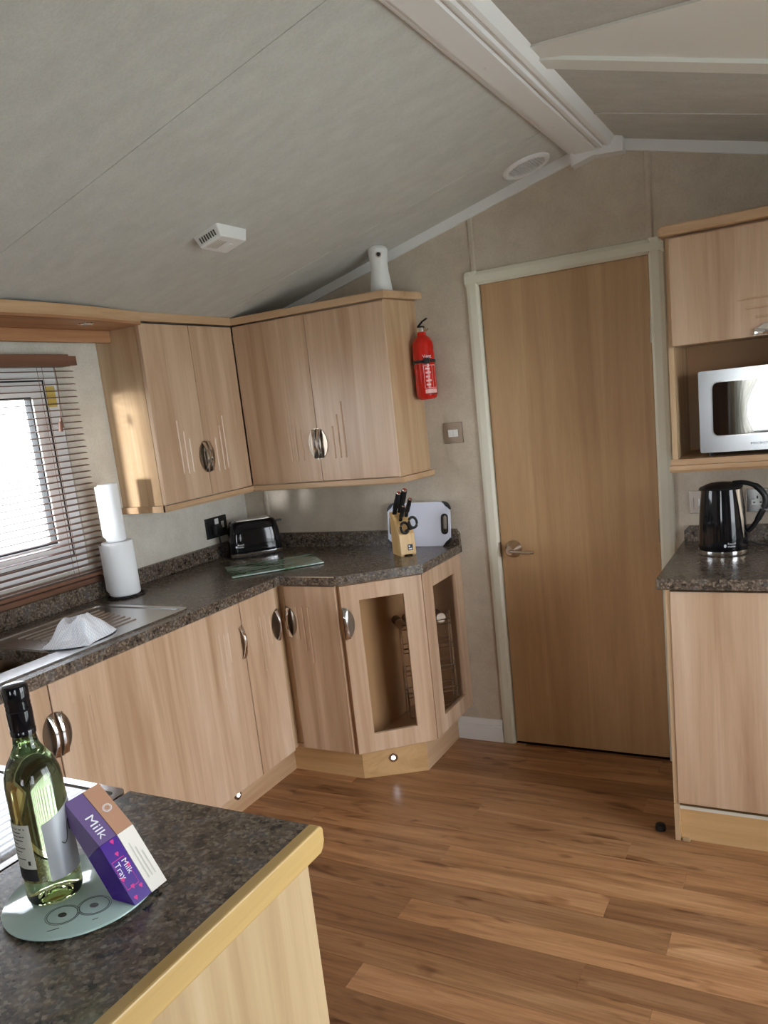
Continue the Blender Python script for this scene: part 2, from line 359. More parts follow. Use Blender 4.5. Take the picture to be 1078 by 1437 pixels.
# floor and planks
bm = NB(); box(bm, -.06, XR+.06, YF-.06, .06, -.05, -.008)
fl = struct('floor', bm, 'sub', 'warm oak laminate floor of narrow strips with dark knots', 'floor')
fl.location.z = -.001
PW, PL, cache = .1033, 1.345, {}
tones = {0: (1, 1, 1), 1: (.76, .73, .70), 2: (1.16, 1.15, 1.12), 3: (.88, .86, .83), 4: (1.06, 1.05, 1.02), 5: (.66, .62, .59)}
row = 0; y = -.746 + 8*PW
while y > YF:
    k = row - 8; y1 = min(y, 0); y0 = max(y-PW, YF)
    off = {0: .773, 1: 1.357, 2: 1.928}[k % 3]; n0 = -3
    for j in range(-3, 4):
        x0, x1 = max(off+PL*j, 0), min(off+PL*(j+1), XR)
        if x1-x0 < .01 or y1-y0 < .01: continue
        key = (round(x1-x0, 3), round(y1-y0, 3))
        if key not in cache:
            b = NB(); L, w = key; box(b, .0003, L-.0003, .0003, w-.0003, -.007, 0); me = bpy.data.meshes.new('plank'); bmesh.ops.recalc_face_normals(b, faces=b.faces); b.to_mesh(me); b.free(); me.materials.append(M['floor']); cache[key] = me
        o = bpy.data.objects.new('plank', cache[key]); C.objects.link(o); o.parent = fl; o.location = (x0, y0, .001)
        random.seed(k*17+j*5+3); c = tones[random.choice([0, 0, 1, 2, 3, 3, 4, 5])]; o.color = (*c, 1)
        if k in (0,) and j == 0: o.color = (1.1, 1.08, 1.05, 1)
        if k == 2 and j == 0: o.color = (.78, .75, .73, 1)
        if k == 2 and j == -1: o.color = (1.15, 1.12, 1.08, 1)
        if k == 3 and j == 0: o.color = (.80, .77, .74, 1)
        if k == 4 and j == 0: o.color = (1.14, 1.10, 1.06, 1)
        if k == 4 and j == -1: o.color = (.76, .73, .71, 1)
        if k == 5 and j in (-1, 0): o.color = (.72, .68, .66, 1)
        if k == 1 and j == 0: o.color = (1.12, 1.10, 1.06, 1)
        if k == 1 and j == -1: o.color = (.95, .92, .9, 1)
        if k == 7 and j == 0: o.color = (1.05, 1.0, .97, 1)
        if k == 7 and j == -1: o.color = (.75, .70, .66, 1)
    y -= PW; row += 1
random.seed(11)
# ceiling: two slopes, joint strips, cross-gable panel
bm = NB()
prism(bm, [(-.06, zc(-.06)), (XM, ZR), (XM, ZR+.05), (-.06, zc(-.06)+.05)], YF-.06, .06, fy)
prism(bm, [(XM, ZR), (XR+.06, zc(XR+.06)), (XR+.06, zc(XR+.06)+.05), (XM, ZR+.05)], YF-.06, .06, fy)
ce = struct('ceiling', bm, 'ceil', 'pale grey boarded ceiling sloping up to a white ridge beam', 'ceiling')
def onslope(poly, t0, t1):
    b = NB(); A = [b.verts.new((x, y, zc(x)-t0)) for x, y in poly]; B = [b.verts.new((x, y, zc(x)-t1)) for x, y in poly]; n = len(poly)
    b.faces.new(A); b.faces.new(B)
    for i in range(n): b.faces.new((A[i], A[(i+1) % n], B[(i+1) % n], B[i]))
    return b
for y in (-.335, -1.565, -2.795, -4.02, -5.25):
    part('joint_strip', onslope([(0, y-.005), (1.72, y-.005), (1.72, y+.004), (0, y+.004)], 0, .0016), 'ceil', ce)
for y in (-.345,):
    part('joint_strip', onslope([(1.86, y-.008), (XR, y-.03), (XR, y-.02), (1.86, y+.002)], 0, .0025), 'ceil', ce)
lo = lambda x: -.847+.1235*(x-1.814); li = lambda x: -.915+.1216*(x-1.908); uo = lambda x: -.96-.5887*(x-1.813); ui = lambda x: -.915-.595*(x-1.908)
part('gable_panel', onslope([(1.90, -.912), (XR, li(XR)), (XR, ui(XR))], 0, .002), 'ceil_lightened', ce)
part('gable_trim', onslope([(1.815, lo(1.815)), (XR, lo(XR)), (XR, li(XR)), (1.908, -.915), (1.815, -.905)], 0, .012), 'ceil_lightened', ce)
part('gable_trim', onslope([(1.815, -.905), (1.908, -.915), (XR, ui(XR)), (XR, uo(XR)), (1.815, uo(1.815))], 0, .006), 'ceil_lightened', ce)
bm = NB(); prism(bm, [(1.703, 2.345), (1.703, 2.326), (1.712, 2.322), (1.722, 2.322), (1.727, 2.316), (1.800, 2.316), (1.803, 2.323), (1.811, 2.323), (1.814, 2.316), (1.824, 2.316), (1.827, 2.325), (1.836, 2.325), (1.840, 2.319), (1.852, 2.322), (1.872, 2.350)], YF, -.002, fy)
struct('trim_1', bm, 'white', 'white fluted ridge beam running down the middle of the ceiling', 'beam')
rb = bpy.data.objects['trim_1']
for y in (-.42, -1.02, -1.5): b = NB(); lathe(b, [(0, 2.3145), (.004, 2.3148), (.005, 2.3165)], 10, (1.757, y, 0)); part('screw_cap', b, 'plastic', rb)
bm = NB(); prism(bm, [(1.712, 2.280), (1.79, 2.300), (1.895, 2.292), (1.895, 2.345), (1.80, 2.364), (1.712, 2.345)], -.055, 0, fy); part('end_block', bm, 'white', rb)
bm = NB()
t = .038
prism(bm, [(.0, zc(0)), (1.712, zc(1.712)), (1.712, zc(1.712)-t), (.0, zc(0)-t)], -.012, 0, fy)
struct('trim_2', bm, 'white', 'white cover strip under the ceiling left of the beam', 'trim')
bm = NB(); prism(bm, [(1.895, zc(1.895)), (XR, zc(XR)), (XR, zc(XR)-t), (1.895, zc(1.895)-t)], -.012, 0, fy)
struct('trim_3', bm, 'white', 'white cover strip under the ceiling right of the beam', 'trim')
bm = NB(); prism(bm, [(0, 0), (0, .101), (-.006, .101), (-.012, .078), (-.009, .074), (-.015, .070), (-.015, 0)], 1.0425, 1.254, lambda p, a: (a, p[0], p[1]))
struct('baseboard_back', bm, 'white', 'short white moulded skirting board left of the door', 'skirting')
# windows
def window(n, axis, at, u0, u1, z0, z1, inward, label, bars=()):
    w = thing('window_%d' % n, label, 'window', (0, 0, 0), 0, None, 'structure'); fwid = .115 if n == 1 else .06
    P = (lambda b, a0, a1, c0, c1, d0, d1: box(b, at+min(inward*d0, inward*d1), at+max(inward*d0, inward*d1), a0, a1, c0, c1)) if axis == 'x' else (lambda b, a0, a1, c0, c1, d0, d1: box(b, a0, a1, at+min(inward*d0, inward*d1), at+max(inward*d0, inward*d1), c0, c1))
    bm = NB(); d0, d1 = -.05, -.008
    P(bm, u0, u0+fwid, z0, z1, d0, d1); P(bm, u1-fwid, u1, z0, z1, d0, d1); P(bm, u0+fwid, u1-fwid, z0, z0+fwid, d0, d1); P(bm, u0+fwid, u1-fwid, z1-fwid, z1, d0, d1)
    for u in bars: P(bm, u-.04, u+.04, z0+fwid, z1-fwid, d0, d1)
    part('window_frame', bm, 'white', w)
    g = NB()                                                                    # dark gasket round each light
    edges = [u0+fwid]+[v for u in bars for v in (u-.04, u+.04)]+[u1-fwid]
    for a, b in zip(edges[::2], edges[1::2]):
        for q in ((a, a+.006, z0+fwid, z1-fwid), (b-.006, b, z0+fwid, z1-fwid), (a, b, z0+fwid, z0+fwid+.006), (a, b, z1-fwid-.006, z1-fwid)): P(g, *q, -.047, -.016)
    part('gasket', g, 'rubber', w)
    if n == 1:
        g = NB(); e = .056
        for q in ((u0+e, u0+e+.006, z0+e, z1-e), (u1-e-.006, u1-e, z0+e, z1-e), (u0+e, u1-e, z0+e, z0+e+.006), (u0+e, u1-e, z1-e-.006, z1-e)): P(g, *q, -.0079, -.0065)
        part('gasket', g, 'rubber', w)
    for a, b in zip(edges[::2], edges[1::2]):
        p = NB()
        if axis == 'x': vs = [(at-inward*.032, a, z0+fwid), (at-inward*.032, b, z0+fwid), (at-inward*.032, b, z1-fwid), (at-inward*.032, a, z1-fwid)]
        else: vs = [(a, at-inward*.032, z0+fwid), (b, at-inward*.032, z0+fwid), (b, at-inward*.032, z1-fwid), (a, at-inward*.032, z1-fwid)]
        p.faces.new([p.verts.new(v) for v in vs]); part('window_pane', p, 'pane', w)
    return w
w1 = window(1, 'x', 0, *WIN[1], 1, 'white framed kitchen window behind the wooden slatted blind')
bm = NB(); box(bm, -.0075, -.0065, -1.052, -1.012, 1.645, 1.72); part('sticker', bm, 'yellow', w1, label='pale yellow sticker on the frame')
window(2, 'x', XR, *WINR[3], -1, 'tall white framed patio window opposite the sink', (-1.55,))
window(3, 'x', XR, *WINR[4], -1, 'white framed lounge window in the wall opposite the sink', (-4.55,))
window(4, 'y', YF, *WINF[6], 1, 'wide white framed window behind the viewer')
portal((-.075, -1.64, 1.41), (0, -PI/2, 0), .8, 1.3)
portal((XR+.075, -1.55, .96), (0, PI/2, 0), 1.8, 1.65); portal((XR+.075, -4.55, 1.28), (0, PI/2, 0), 1.1, 1.75)
portal((2.21, YF-.075, 1.28), (PI/2, 0, 0), .95, 1.0)
bm = NB(); box(bm, -.015, .028, -2.32, -.965, .968, .99, .004)
struct('trim_4', bm, 'slat', 'brown wooden window board under the blind', 'sill')
# ground outside, its colour raised to send daylight up to the ceiling
bm = NB(); box(bm, -30, 30, -30, 30, -.75, -.6); struct('ground', bm, 'ground', 'grass and gravel outside the windows, made pale to bounce daylight indoors', 'ground')
# front-wall furnishings seen only in reflections
bm = NB(); box(bm, 1.20, 1.735, YF+.001, YF+.34, 0, 1.9, .004); solo('tall_cupboard', bm, 'darkwood', 'dark brown tall cupboard between the windows behind the viewer', 'cupboard', (1.46, YF+.17, 0))
def curtain(x0, x1, tie, z0, z1, label):
    b = NB(); N, K = 26, 14; g = []
    for k in range(K+1):
        t = k/K; z = z1+(z0-z1)*t; pull = math.exp(-((t-.62)/.28)**2)
        ro = []
        for i in range(N+1):
            s = i/N; xx = x0+(x1-x0)*s; xx = xx+(tie-xx)*.72*pull
            ro.append(b.verts.new((xx, YF+.07+.022*math.sin(s*34), z)))
        g.append(ro)
    for k in range(K):
        for i in range(N): b.faces.new((g[k][i], g[k][i+1], g[k+1][i+1], g[k+1][i]))
    o = solo('curtain', b, 'fabric', label, 'curtain', ((x0+x1)/2, YF+.07, z0), True)
curtain(1.76, 2.15, 1.775, .5, 2.0, 'cream curtain tied back beside the dark cupboard')
curtain(2.45, 2.75, 2.73, .5, 2.0, 'cream curtain tied back at the far side of the wide window')
# interior door
d1 = thing('door_1', 'plain light brown interior door in a cream frame', 'door', (0, 0, 0), 0, None, 'structure')
bm = NB(); box(bm, DL+.003, DR-.003, .002, .04, .008, DT, .0015); part('door_leaf', bm, 'door', d1)
bm = NB(); pr = [(0, 0), (0, -.010), (.010, -.017), (.036, -.017), (.050, -.012), (.054, 0)]
FW = .054
def mould(b, path):   # path: list of (x,z), offset outward
    pass
for s in (-1, 1):
    e = DL if s < 0 else DR
    prism(bm, [(e+s*p[0], p[1]) for p in pr], .001, DT+FW-.0005 if True else 0, fz)
prism(bm, [(DT+p[0], p[1]) for p in pr], DL-FW, DR+FW, lambda p, a: (a, p[1]-.0004, p[0]))
box(bm, DL-.019, DL, 0, .058, .001, DT); box(bm, DR, DR+.019, 0, .058, .001, DT); box(bm, DL-.019, DR+.019, 0, .058, DT+.0005, DT+.018)
part('door_frame', bm, 'trim', d1)
for z in (.94, 1.68):
    bm = NB(); cyl(bm, (DR-.001, -.004, z-.045), (DR-.001, -.004, z+.045), .006, seg=10); part('hinge', bm, 'brass', d1, True)
h = NB(); HX, HZ = 1.366, .874
prof = [(.0, -.052), (.016, -.052), (.020, -.047), (.022, -.030), (.034, -.010), (.036, -.002), (.036, .002)]
seg = 28; rings = []
for r, d in prof: rings.append([h.verts.new((HX+r*math.cos(2*PI*i/seg), d, HZ+r*math.sin(2*PI*i/seg))) for i in range(seg)])
for A, B in zip(rings, rings[1:]):
    for i in range(seg): h.faces.new((A[i], A[(i+1) % seg], B[(i+1) % seg], B[i]))
bmesh.ops.remove_doubles(h, verts=h.verts, dist=1e-5)
hd = part('door_handle', h, 'nickel', d1, True)
bm = NB(); tube(bm, smoothpath([(HX, -.045, HZ), (HX+.015, -.055, HZ-.001), (HX+.05, -.058, HZ-.004), (HX+.085, -.05, HZ-.008), (HX+.10, -.046, HZ-.008)]), [.010]*6+[.009]*6+[.008]*6+[.006]*7, 10, flat=.75); part('lever', bm, 'nickel', hd, True)
bm = NB(); box(bm, DL-.012, DL+.0025, -.0125, -.0005, HZ-.032, HZ+.03, .002); part('latch_plate', bm, 'nickel', d1)

# ------------------------------------------------------------------ kitchen fronts
def door_front(bm, O, U, N, w, z0, z1, t=.018, grooves=(), hole=None, horiz=False):
    """slab door: O bottom corner at front face, U along the width, N outwards; milled grooves; optional glazed opening"""
    O, U, N = V(O), V(U).normalized(), V(N).normalized(); Z = V((0, 0, 1)); h = z1-z0; c = .0015
    P = lambda u, z, n: O+U*u+Z*z+N*n
    us = {c, w-c}; zs = {c, h-c}
    rects = list(grooves)+([hole] if hole else [])
    for a, b, d, e in rects: us |= {a, b}; zs |= {d, e}
    us, zs = sorted(us), sorted(zs); vc = {}
    def vt(u, z, n):
        k = (round(u, 5), round(z, 5), round(n, 5))
        if k not in vc: vc[k] = bm.verts.new(P(u, z, n))
        return vc[k]
    for a, b in zip(us, us[1:]):
        for d, e in zip(zs, zs[1:]):
            m1, m2 = (a+b)/2, (d+e)/2
            inh = hole and hole[0] < m1 < hole[1] and hole[2] < m2 < hole[3]
            if any(r[0] < m1 < r[1] and r[2] < m2 < r[3] for r in rects): pass
            else: bm.faces.new((vt(a, d, 0), vt(b, d, 0), vt(b, e, 0), vt(a, e, 0)))
            if hole and not inh: bm.faces.new((vt(a, d, -t), vt(b, d, -t), vt(b, e, -t), vt(a, e, -t)))
    q = [(c, c), (w-c, c), (w-c, h-c), (c, h-c)]; Q = [(0, 0), (w, 0), (w, h), (0, h)]
    for i in range(4):
        j = (i+1) % 4
        bm.faces.new((vt(*q[i], 0), vt(*q[j], 0), vt(*Q[j], -c), vt(*Q[i], -c)))
        if hole: bm.faces.new((vt(*Q[i], -c), vt(*Q[j], -c), vt(*q[j], -t), vt(*q[i], -t)))
        else: bm.faces.new((vt(*Q[i], -c), vt(*Q[j], -c), vt(*Q[j], -t), vt(*Q[i], -t)))
    if not hole: bm.faces.new([vt(*p, -t) for p in Q])
    for a, b, d, e in grooves:
        g = -.0028
        if (e-d) > (b-a):
            m, s = (a+b)/2, (b-a)*.6; A, B = vt(m, d+s, g), vt(m, e-s, g)
            bm.faces.new((vt(a, d, 0), vt(b, d, 0), A)); bm.faces.new((vt(a, e, 0), vt(b, e, 0), B))
            bm.faces.new((vt(a, d, 0), A, B, vt(a, e, 0))); bm.faces.new((vt(b, d, 0), A, B, vt(b, e, 0)))
        else:
            m, s = (d+e)/2, (e-d)*.6; A, B = vt(a+s, m, g), vt(b-s, m, g)
            bm.faces.new((vt(a, d, 0), vt(a, e, 0), A)); bm.faces.new((vt(b, d, 0), vt(b, e, 0), B))
            bm.faces.new((vt(a, d, 0), A, B, vt(b, d, 0))); bm.faces.new((vt(a, e, 0), A, B, vt(b, e, 0)))
    if hole:
        a, b, d, e = hole; r = [(a, d), (b, d), (b, e), (a, e)]
        for i in range(4): bm.faces.new((vt(*r[i], 0), vt(*r[(i+1) % 4], 0), vt(*r[(i+1) % 4], -t), vt(*r[i], -t)))
    return bm
def handle(parent, Pc, U, N, T=(0, 0, 1), H=.066, D=.046):
    """half-oval dish let into the door edge with a bowed bar across it"""
    Pc, U, N, T = V(Pc), V(U).normalized(), V(N).normalized(), V(T).normalized()
    F = lambda u, z, n: Pc+U*u+T*z+N*n
    b = NB(); n = 18; out = [(D*math.cos(-PI/2+PI*i/n), H*math.sin(-PI/2+PI*i/n)) for i in range(n+1)]
    prism(b, [(max(u, .001), z) for u, z in out], .0002, .0022, lambda p, a: F(p[0], p[1], a))
    inn = [(max(u*.86, .003), z*.88) for u, z in out]
    ringplate(b, [(max(u, .001), z) for u, z in out], inn, .0022, .0040, lambda p, a: F(p[0], p[1], a))
    hd = part('handle', b, 'dish', parent)
    b = NB(); n = 14; L = []
    for i in range(n+1):
        z = -H*.93+2*H*.93*i/n; q = math.cos(PI*z/(2*H)); o = .003+.017*q**.7; w = .013+.008*(1-q)
        L.append([b.verts.new(F(.003, z, o-.004)), b.verts.new(F(.003, z, o)), b.verts.new(F(.003+w*.5, z, o+.0025)), b.verts.new(F(.003+w, z, o)), b.verts.new(F(.003+w, z, o-.004))])
    for A, B in zip(L, L[1:]):
        for i in range(5): b.faces.new((A[i], A[(i+1) % 5], B[(i+1) % 5], B[i]))
    b.faces.new(L[0]); b.faces.new(L[-1]); part('bar', b, 'chrome', hd, True)
    return hd
def grooves(w, pos, ztop, lens, wd=.009):
    return [(p-wd/2, p+wd/2, ztop-l, ztop) for p, l in zip(pos, lens)]
ZB0, ZB1 = .165, .857
NX, NY = (1, 0, 0), (0, -1, 0)
FX = .585
def carcass_left(name, label, y0, y1):
    t = thing(name, label, 'cabinet', (.28, (y0+y1)/2, 0))
    b = NB(); box(b, .02, FX-.02, y0+.001, y0+.017, .156, .86); box(b, .02, FX-.02, y1-.017, y1-.001, .156, .86); box(b, .02, FX-.02, y0+.017, y1-.017, .156, .172)
    box(b, .02, .03, y0+.017, y1-.017, .172, .86); part('carcass', b, 'side', t); return t
# sink cabinet with the wide front, its neighbours
t = carcass_left('base_cabinet', 'wide plain base cabinet under the drainer', -1.717, -.857)
b = NB(); door_front(b, (FX, -1.7155, ZB0), (0, 1, 0), NX, .857, 0, ZB1-ZB0, grooves=[(-1.643+1.7155-.0045, -1.643+1.7155+.0045, .480, .611), (.0990, .108, .432, .610), (.126, .135, .383, .610), (.720, .729, .405, .611), (.745, .754, .44, .605), (.768, .777, .487, .604)])
d = part('cabinet_door', b, 'beech', t); handle(d, (FX, -1.7155, .708), (0, 1, 0), NX); handle(d, (FX, -.8585, .708), (0, -1, 0), NX, D=.018)
t = carcass_left('base_cabinet', 'base cabinet under the sink bowl, left of the wide plain one', -2.19, -1.719)
b = NB(); door_front(b, (FX, -2.188, ZB0), (0, 1, 0), NX, .4685, 0, ZB1-ZB0, grooves=grooves(.4685, (.34, .37, .40), .61, (.14, .18, .23)))
d = part('cabinet_door', b, 'beech', t); handle(d, (FX, -1.7195, .708), (0, -1, 0), NX)
t = carcass_left('base_cabinet', 'narrow base cabinet left of the inner worktop corner', -.856, -.635)
b = NB(); door_front(b, (FX, -.8545, ZB0), (0, 1, 0), NX, .2195, 0, ZB1-ZB0, grooves=[(.102, .111, .383, .612), (.132, .141, .43, .606), (.162, .171, .476, .60)])
d = part('cabinet_door', b, 'beech', t); handle(d, (FX, -.635, .708), (0, -1, 0), NX)
# corner cabinet (door faces the viewer)
t = thing('base_cabinet', 'corner base cabinet with a warm brown grooved door beside the glass cabinet', 'cabinet', (.6, -.3, 0))
b = NB(); box(b, .02, .036, -.633, -.03, .156, .86); box(b, .036, .84, -.58, -.03, .156, .172); box(b, .036, .84, -.03, -.022, .172, .86); box(b, .548, .560, -.633, -.57, .156, .86); box(b, .5605, .600, -.575, -.565, .173, .86)
part('carcass', b, 'side', t)
b = NB(); door_front(b, (.604, -.60, ZB0), (1, 0, 0), NY, .243, 0, ZB1-ZB0, grooves=[(.047, .056, .473, .608), (.075, .084, .425, .610), (.103, .112, .373, .608)])
d = part('cabinet_door', b, 'beech', t); handle(d, (.604, -.60, .708), (1, 0, 0), NY)
# glazed corner cabinet
A0, A1 = V((.868, -.60, 0)), V((1.119, -.391, 0)); UF = (A1-A0).normalized(); NF = V((UF.y, -UF.x, 0)); LF = (A1-A0).length
t = thing('glass_cabinet', 'angled end base cabinet with two glass doors and a wire rack inside', 'cabinet', (1.0, -.25, 0))
inner = [(.858, -.585), (1.098, -.385), (1.098, -.005), (.858, -.005)]
b = NB(); prism(b, inner, .156, .17, fz); prism(b, inner, .848, .862, fz)
box(b, .843, .857, -.585, -.022, .156, .862)
part('carcass', b, 'inside', t)
b = NB(); box(b, .858, 1.098, -.0035, -.0005, .171, .847); part('back_panel', b, 'inside', t)
hole = (.072, .250, .075, .628)
b = NB(); door_front(b, A0+V((0, 0, ZB0)), UF, NF, LF, 0, ZB1-ZB0, hole=hole); d = part('glass_door', b, 'beech', t); handle(d, A0+V((0, 0, .708)), UF, NF)
b = NB(); q = lambda u, z, n: A0+UF*u+NF*n+V((0, 0, ZB0+z))
for n in (-.012,): b.faces.new([b.verts.new(q(u, z, n)) for u, z in ((hole[0], hole[2]), (hole[1], hole[2]), (hole[1], hole[3]), (hole[0], hole[3]))])
part('glass_pane', b, 'cabglass', d)
O2 = V((1.121, -.383, ZB0)); hole = (.083, .311, .072, .622)
b = NB(); door_front(b, O2, (0, 1, 0), NX, .381, 0, ZB1-ZB0, hole=hole); d = part('glass_door', b, 'beech', t)
b = NB(); b.faces.new([b.verts.new(O2+V((-.012, u, z))) for u, z in ((hole[0], hole[2]), (hole[1], hole[2]), (hole[1], hole[3]), (hole[0], hole[3]))]); part('glass_pane', b, 'cabglass', d)
# spice rack and jars inside
RL, RR = V((.905, -.215, 0)), V((1.075, -.075, 0)); RU = (RR-RL).normalized(); RN = V((RU.y, -RU.x, 0))
t = thing('spice_rack', 'chrome wire rack standing inside the glass cabinet', 'rack', (.99, -.14, .17), local=False)
for p, ln in ((RL, -.05), (RR, -.035)):
    b = NB(); tube(b, [p-RN*.045+V((0, 0, .175)), p-RN*.005+V((0, 0, .62)), p+RN*.01+V((0, 0, .625)), p+RN*.03+V((0, 0, .175))], .0040, 6); part('leg', b, 'chrome', t, True)
b = NB(); tube(b, [RL-RN*.045+V((0, 0, .175)), RR-RN*.045+V((0, 0, .175)), RR+RN*.03+V((0, 0, .175)), RL+RN*.03+V((0, 0, .175))], .0036, 6, True); part('base_wire', b, 'chrome', t, True)
for z in (.27, .37, .47, .575):
    b = NB()
    for dz, w0, w1 in ((0, -.03, .035), (.022, -.03, .045)):
        tube(b, [RL+RN*w0+V((0, 0, z+dz)), RR+RN*w0+V((0, 0, z+dz)), RR+RN*w1+V((0, 0, z+dz)), RL+RN*w1+V((0, 0, z+dz))], .0030, 6, True)
    part('shelf', b, 'chrome', t, True)
for k in range(5):
    c = RL+RU*(-.004+.045*k)+V((0, 0, .603))
    j = thing('spice_jar', 'spice jar with a chrome lid lying on the top shelf of the wire rack', 'jar', c, 0, 'spice jars on the wire rack')
    b = NB(); cyl(b, c-RN*.05, c+RN*.02, .019, seg=18); part('jar_body', b, 'darkwood', j, True)
    b = NB(); cyl(b, c+RN*.021, c+RN*.037, .0205, seg=20); part('lid', b, 'nickel', j, True)
# plinth boards with two lights
t = thing('plinth', 'pale wooden plinth under the left and corner base cabinets with round lights', 'plinth', (.466, -.49, 0))
def plank(p0, p1, m):
    p0, p1 = V((*p0, 0)), V((*p1, 0)); u = (p1-p0).normalized(); n = V((-u.y, u.x, 0))*.015
    b = NB(); prism(b, [tuple(v)[:2] for v in (p0, p1, p1+n, p0+n)], 0.0005, .155, fz); return part('plinth_board', b, m, t)
plank((.466, -2.19), (.466, -.49), 'beech_y'); plank((.4665, -.49), (.812, -.49), 'plinth'); plank((.8125, -.49), (1.042, -.349), 'plinth'); plank((1.042, -.3485), (1.042, -.001), 'beech_y')
KU = (V((1.042, -.349, 0))-V((.812, -.49, 0))).normalized(); KN = V((KU.y, -KU.x, 0)); KP = V((.812, -.49, .078))+KU*.128
for P, N, lit in ((V((.466, -.889, .078)), V((1, 0, 0)), 1), (KP, KN, 1)):
    b = NB(); cyl(b, P+N*.0003, P+N*.004, .021, .019, 24); lt = part('plinth_light', b, 'chrome', t, True)
    b = NB(); cyl(b, P+N*.0041, P+N*.0052, .0085, .008, 20); part('lens', b, 'led', lt)

# ------------------------------------------------------------------ worktops
ZT0, ZT1 = .864, .90
def nose(b, p0, p1, n, back=.1):
    pass
t = thing('worktop', 'dark speckled laminate worktop running along the sink wall and into the corner', 'worktop', (.3, -1., .9))
XW = .603
b = NB()
ys = [-2.80, -1.99, -1.59, -.614]; HB = (.15, .485, -1.99, -1.59)
box(b, .001, XW, -2.80, -1.99, ZT0, ZT1); box(b, .001, HB[0], -1.99, -1.59, ZT0, ZT1); box(b, HB[1], XW, -1.99, -1.59, ZT0, ZT1); box(b, .001, XW, -1.59, -.614, ZT0, ZT1)
prism(b, [(.001, -.614), (.868, -.614), (1.133, -.397), (1.133, -.001), (.001, -.001)], ZT0, ZT1, fz)
bmesh.ops.remove_doubles(b, verts=b.verts, dist=1e-6)
es = [e for e in b.edges if all(abs(v.co.z-ZT1) < 1e-5 for v in e.verts) and (all(abs(v.co.x-XW) < 1e-4 and v.co.y < -.6 for v in e.verts) or all(v.co.x > XW-.01 and v.co.y < -.39 for v in e.verts) or all(abs(v.co.x-1.133) < 1e-4 for v in e.verts))]
part('worktop_board', b, 'top', t)
b = NB(); box(b, .001, .021, -2.80, -.0215, ZT1, .966, .003); part('upstand', b, 'top', t)
b = NB(); prism(b, [(.001, ZT1), (1.132, ZT1), (1.132, .945), (1.118, .966), (.001, .966)], -.021, -.001, fy); part('upstand', b, 'top', t)
b = NB(); box(b, XW-.004, .862, -.6165, -.6143, ZT1-.004, ZT1+.0008); part('joint_strip', b, 'steel', t, label='thin silver joint strip at the inner corner')
t = thing('worktop', 'short dark speckled worktop under the microwave cabinet with the kettle on it', 'worktop', (2.4, -.3, .9))
b = NB(); box(b, 2.036, 3.3, -.605, -.001, ZT0, ZT1, .004); part('worktop_board', b, 'top', t)
b = NB(); prism(b, [(2.043, ZT1), (3.3, ZT1), (3.3, .958), (2.060, .958), (2.043, .940)], -.021, -.001, fy); part('upstand', b, 'top', t)

# ------------------------------------------------------------------ wall cabinets, left and back
UX, UYB, UZ0, UZ1 = .238, -.230, 1.226, 1.925
t = thing('wall_cabinet', 'left wall cabinet with two grooved doors beside the window', 'cabinet', (.12, -.5, 1.22))
b = NB(); prism(b, [(.001, UZ0), (UX-.02, UZ0), (UX-.02, UZ1), (.09, UZ1), (.001, 1.895)], -.786, -.770, lambda p, a: (p[0], a, p[1])); part('end_panel', b, 'side', t)
b = NB(); box(b, .001, UX-.02, -.770, -.004, UZ0, UZ0+.016); box(b, .001, .006, -.770, -.004, UZ0+.016, 1.88); box(b, .03, UX-.02, -.770, -.235, 1.87, 1.885); part('carcass', b, 'side', t)
for y0, w, hs, gs in ((-.785, .2765, 1, [(.122, .131, .105, .322), (.152, .161, .10, .275), (.181, .19, .105, .243)]), (-.507, .276, 0, [(.063, .072, .09, .235), (.099, .108, .09, .285), (.125, .134, .095, .324)])):
    b = NB(); door_front(b, (UX, y0, UZ0+.002), (0, 1, 0), NX, w-.001, 0, UZ1-UZ0-.006, grooves=gs)
    d = part('cabinet_door', b, 'beech', t); handle(d, (UX, (y0+w-.001) if hs else y0, 1.388), (0, -1 if hs else 1, 0), NX)
b = NB()
lip = lambda x, dz=0: [(x, UZ0-.001), (x, UZ0-.016), (x-.006, UZ0-.026), (x-.02, UZ0-.026), (x-.02, UZ0-.001)]
prism(b, [(-p[0], p[1]) for p in lip(.252)], -.800, -.243, lambda p, a: (-p[0], a, p[1])); prism(b, [(.001, UZ0-.001), (.24, UZ0-.001), (.24, UZ0-.026), (.001, UZ0-.026)], -.800, -.782, fy)
part('bottom_moulding', b, 'beech_y', t)
t = thing('wall_cabinet', 'back wall cabinet with two grooved doors left of the fire extinguisher', 'cabinet', (.62, -.11, 1.22))
EX0, EX1 = .992, 1.022
b = NB(); ep = [(EX0, -.228), (EX1, -.001), (EX1-.016, -.001), (EX0-.016, -.226)]; prism(b, ep, UZ0, UZ1, fz); part('end_panel', b, 'side', t)
b = NB(); box(b, .2385, .976, UYB+.02, -.002, UZ0, UZ0+.016); box(b, .2385, .99, -.006, -.002, UZ0+.017, UZ1); box(b, .2385, .98, UYB+.02, -.007, UZ1-.016, UZ1); part('carcass', b, 'side', t)
for x0, x1, hs, gs in ((.242, .6155, 1, [(.228, .237, .092, .325), (.258, .267, .092, .276), (.288, .297, .092, .228)]), (.618, .991, 0, [(.073, .082, .092, .228), (.1, .109, .092, .276), (.127, .136, .092, .326)])):
    b = NB(); door_front(b, (x0, UYB, UZ0+.002), (1, 0, 0), NY, x1-x0, 0, UZ1-UZ0-.006, grooves=gs)
    d = part('cabinet_door', b, 'beech', t); handle(d, (x1 if hs else x0, UYB, 1.388), (-1 if hs else 1, 0, 0), NY)
b = NB()
prism(b, [(.232, -.244), (1.003, -.244), (1.040, -.001), (1.020, -.001), (.988, -.224), (.232, -.224)], UZ0-.026, UZ0-.001, fz)
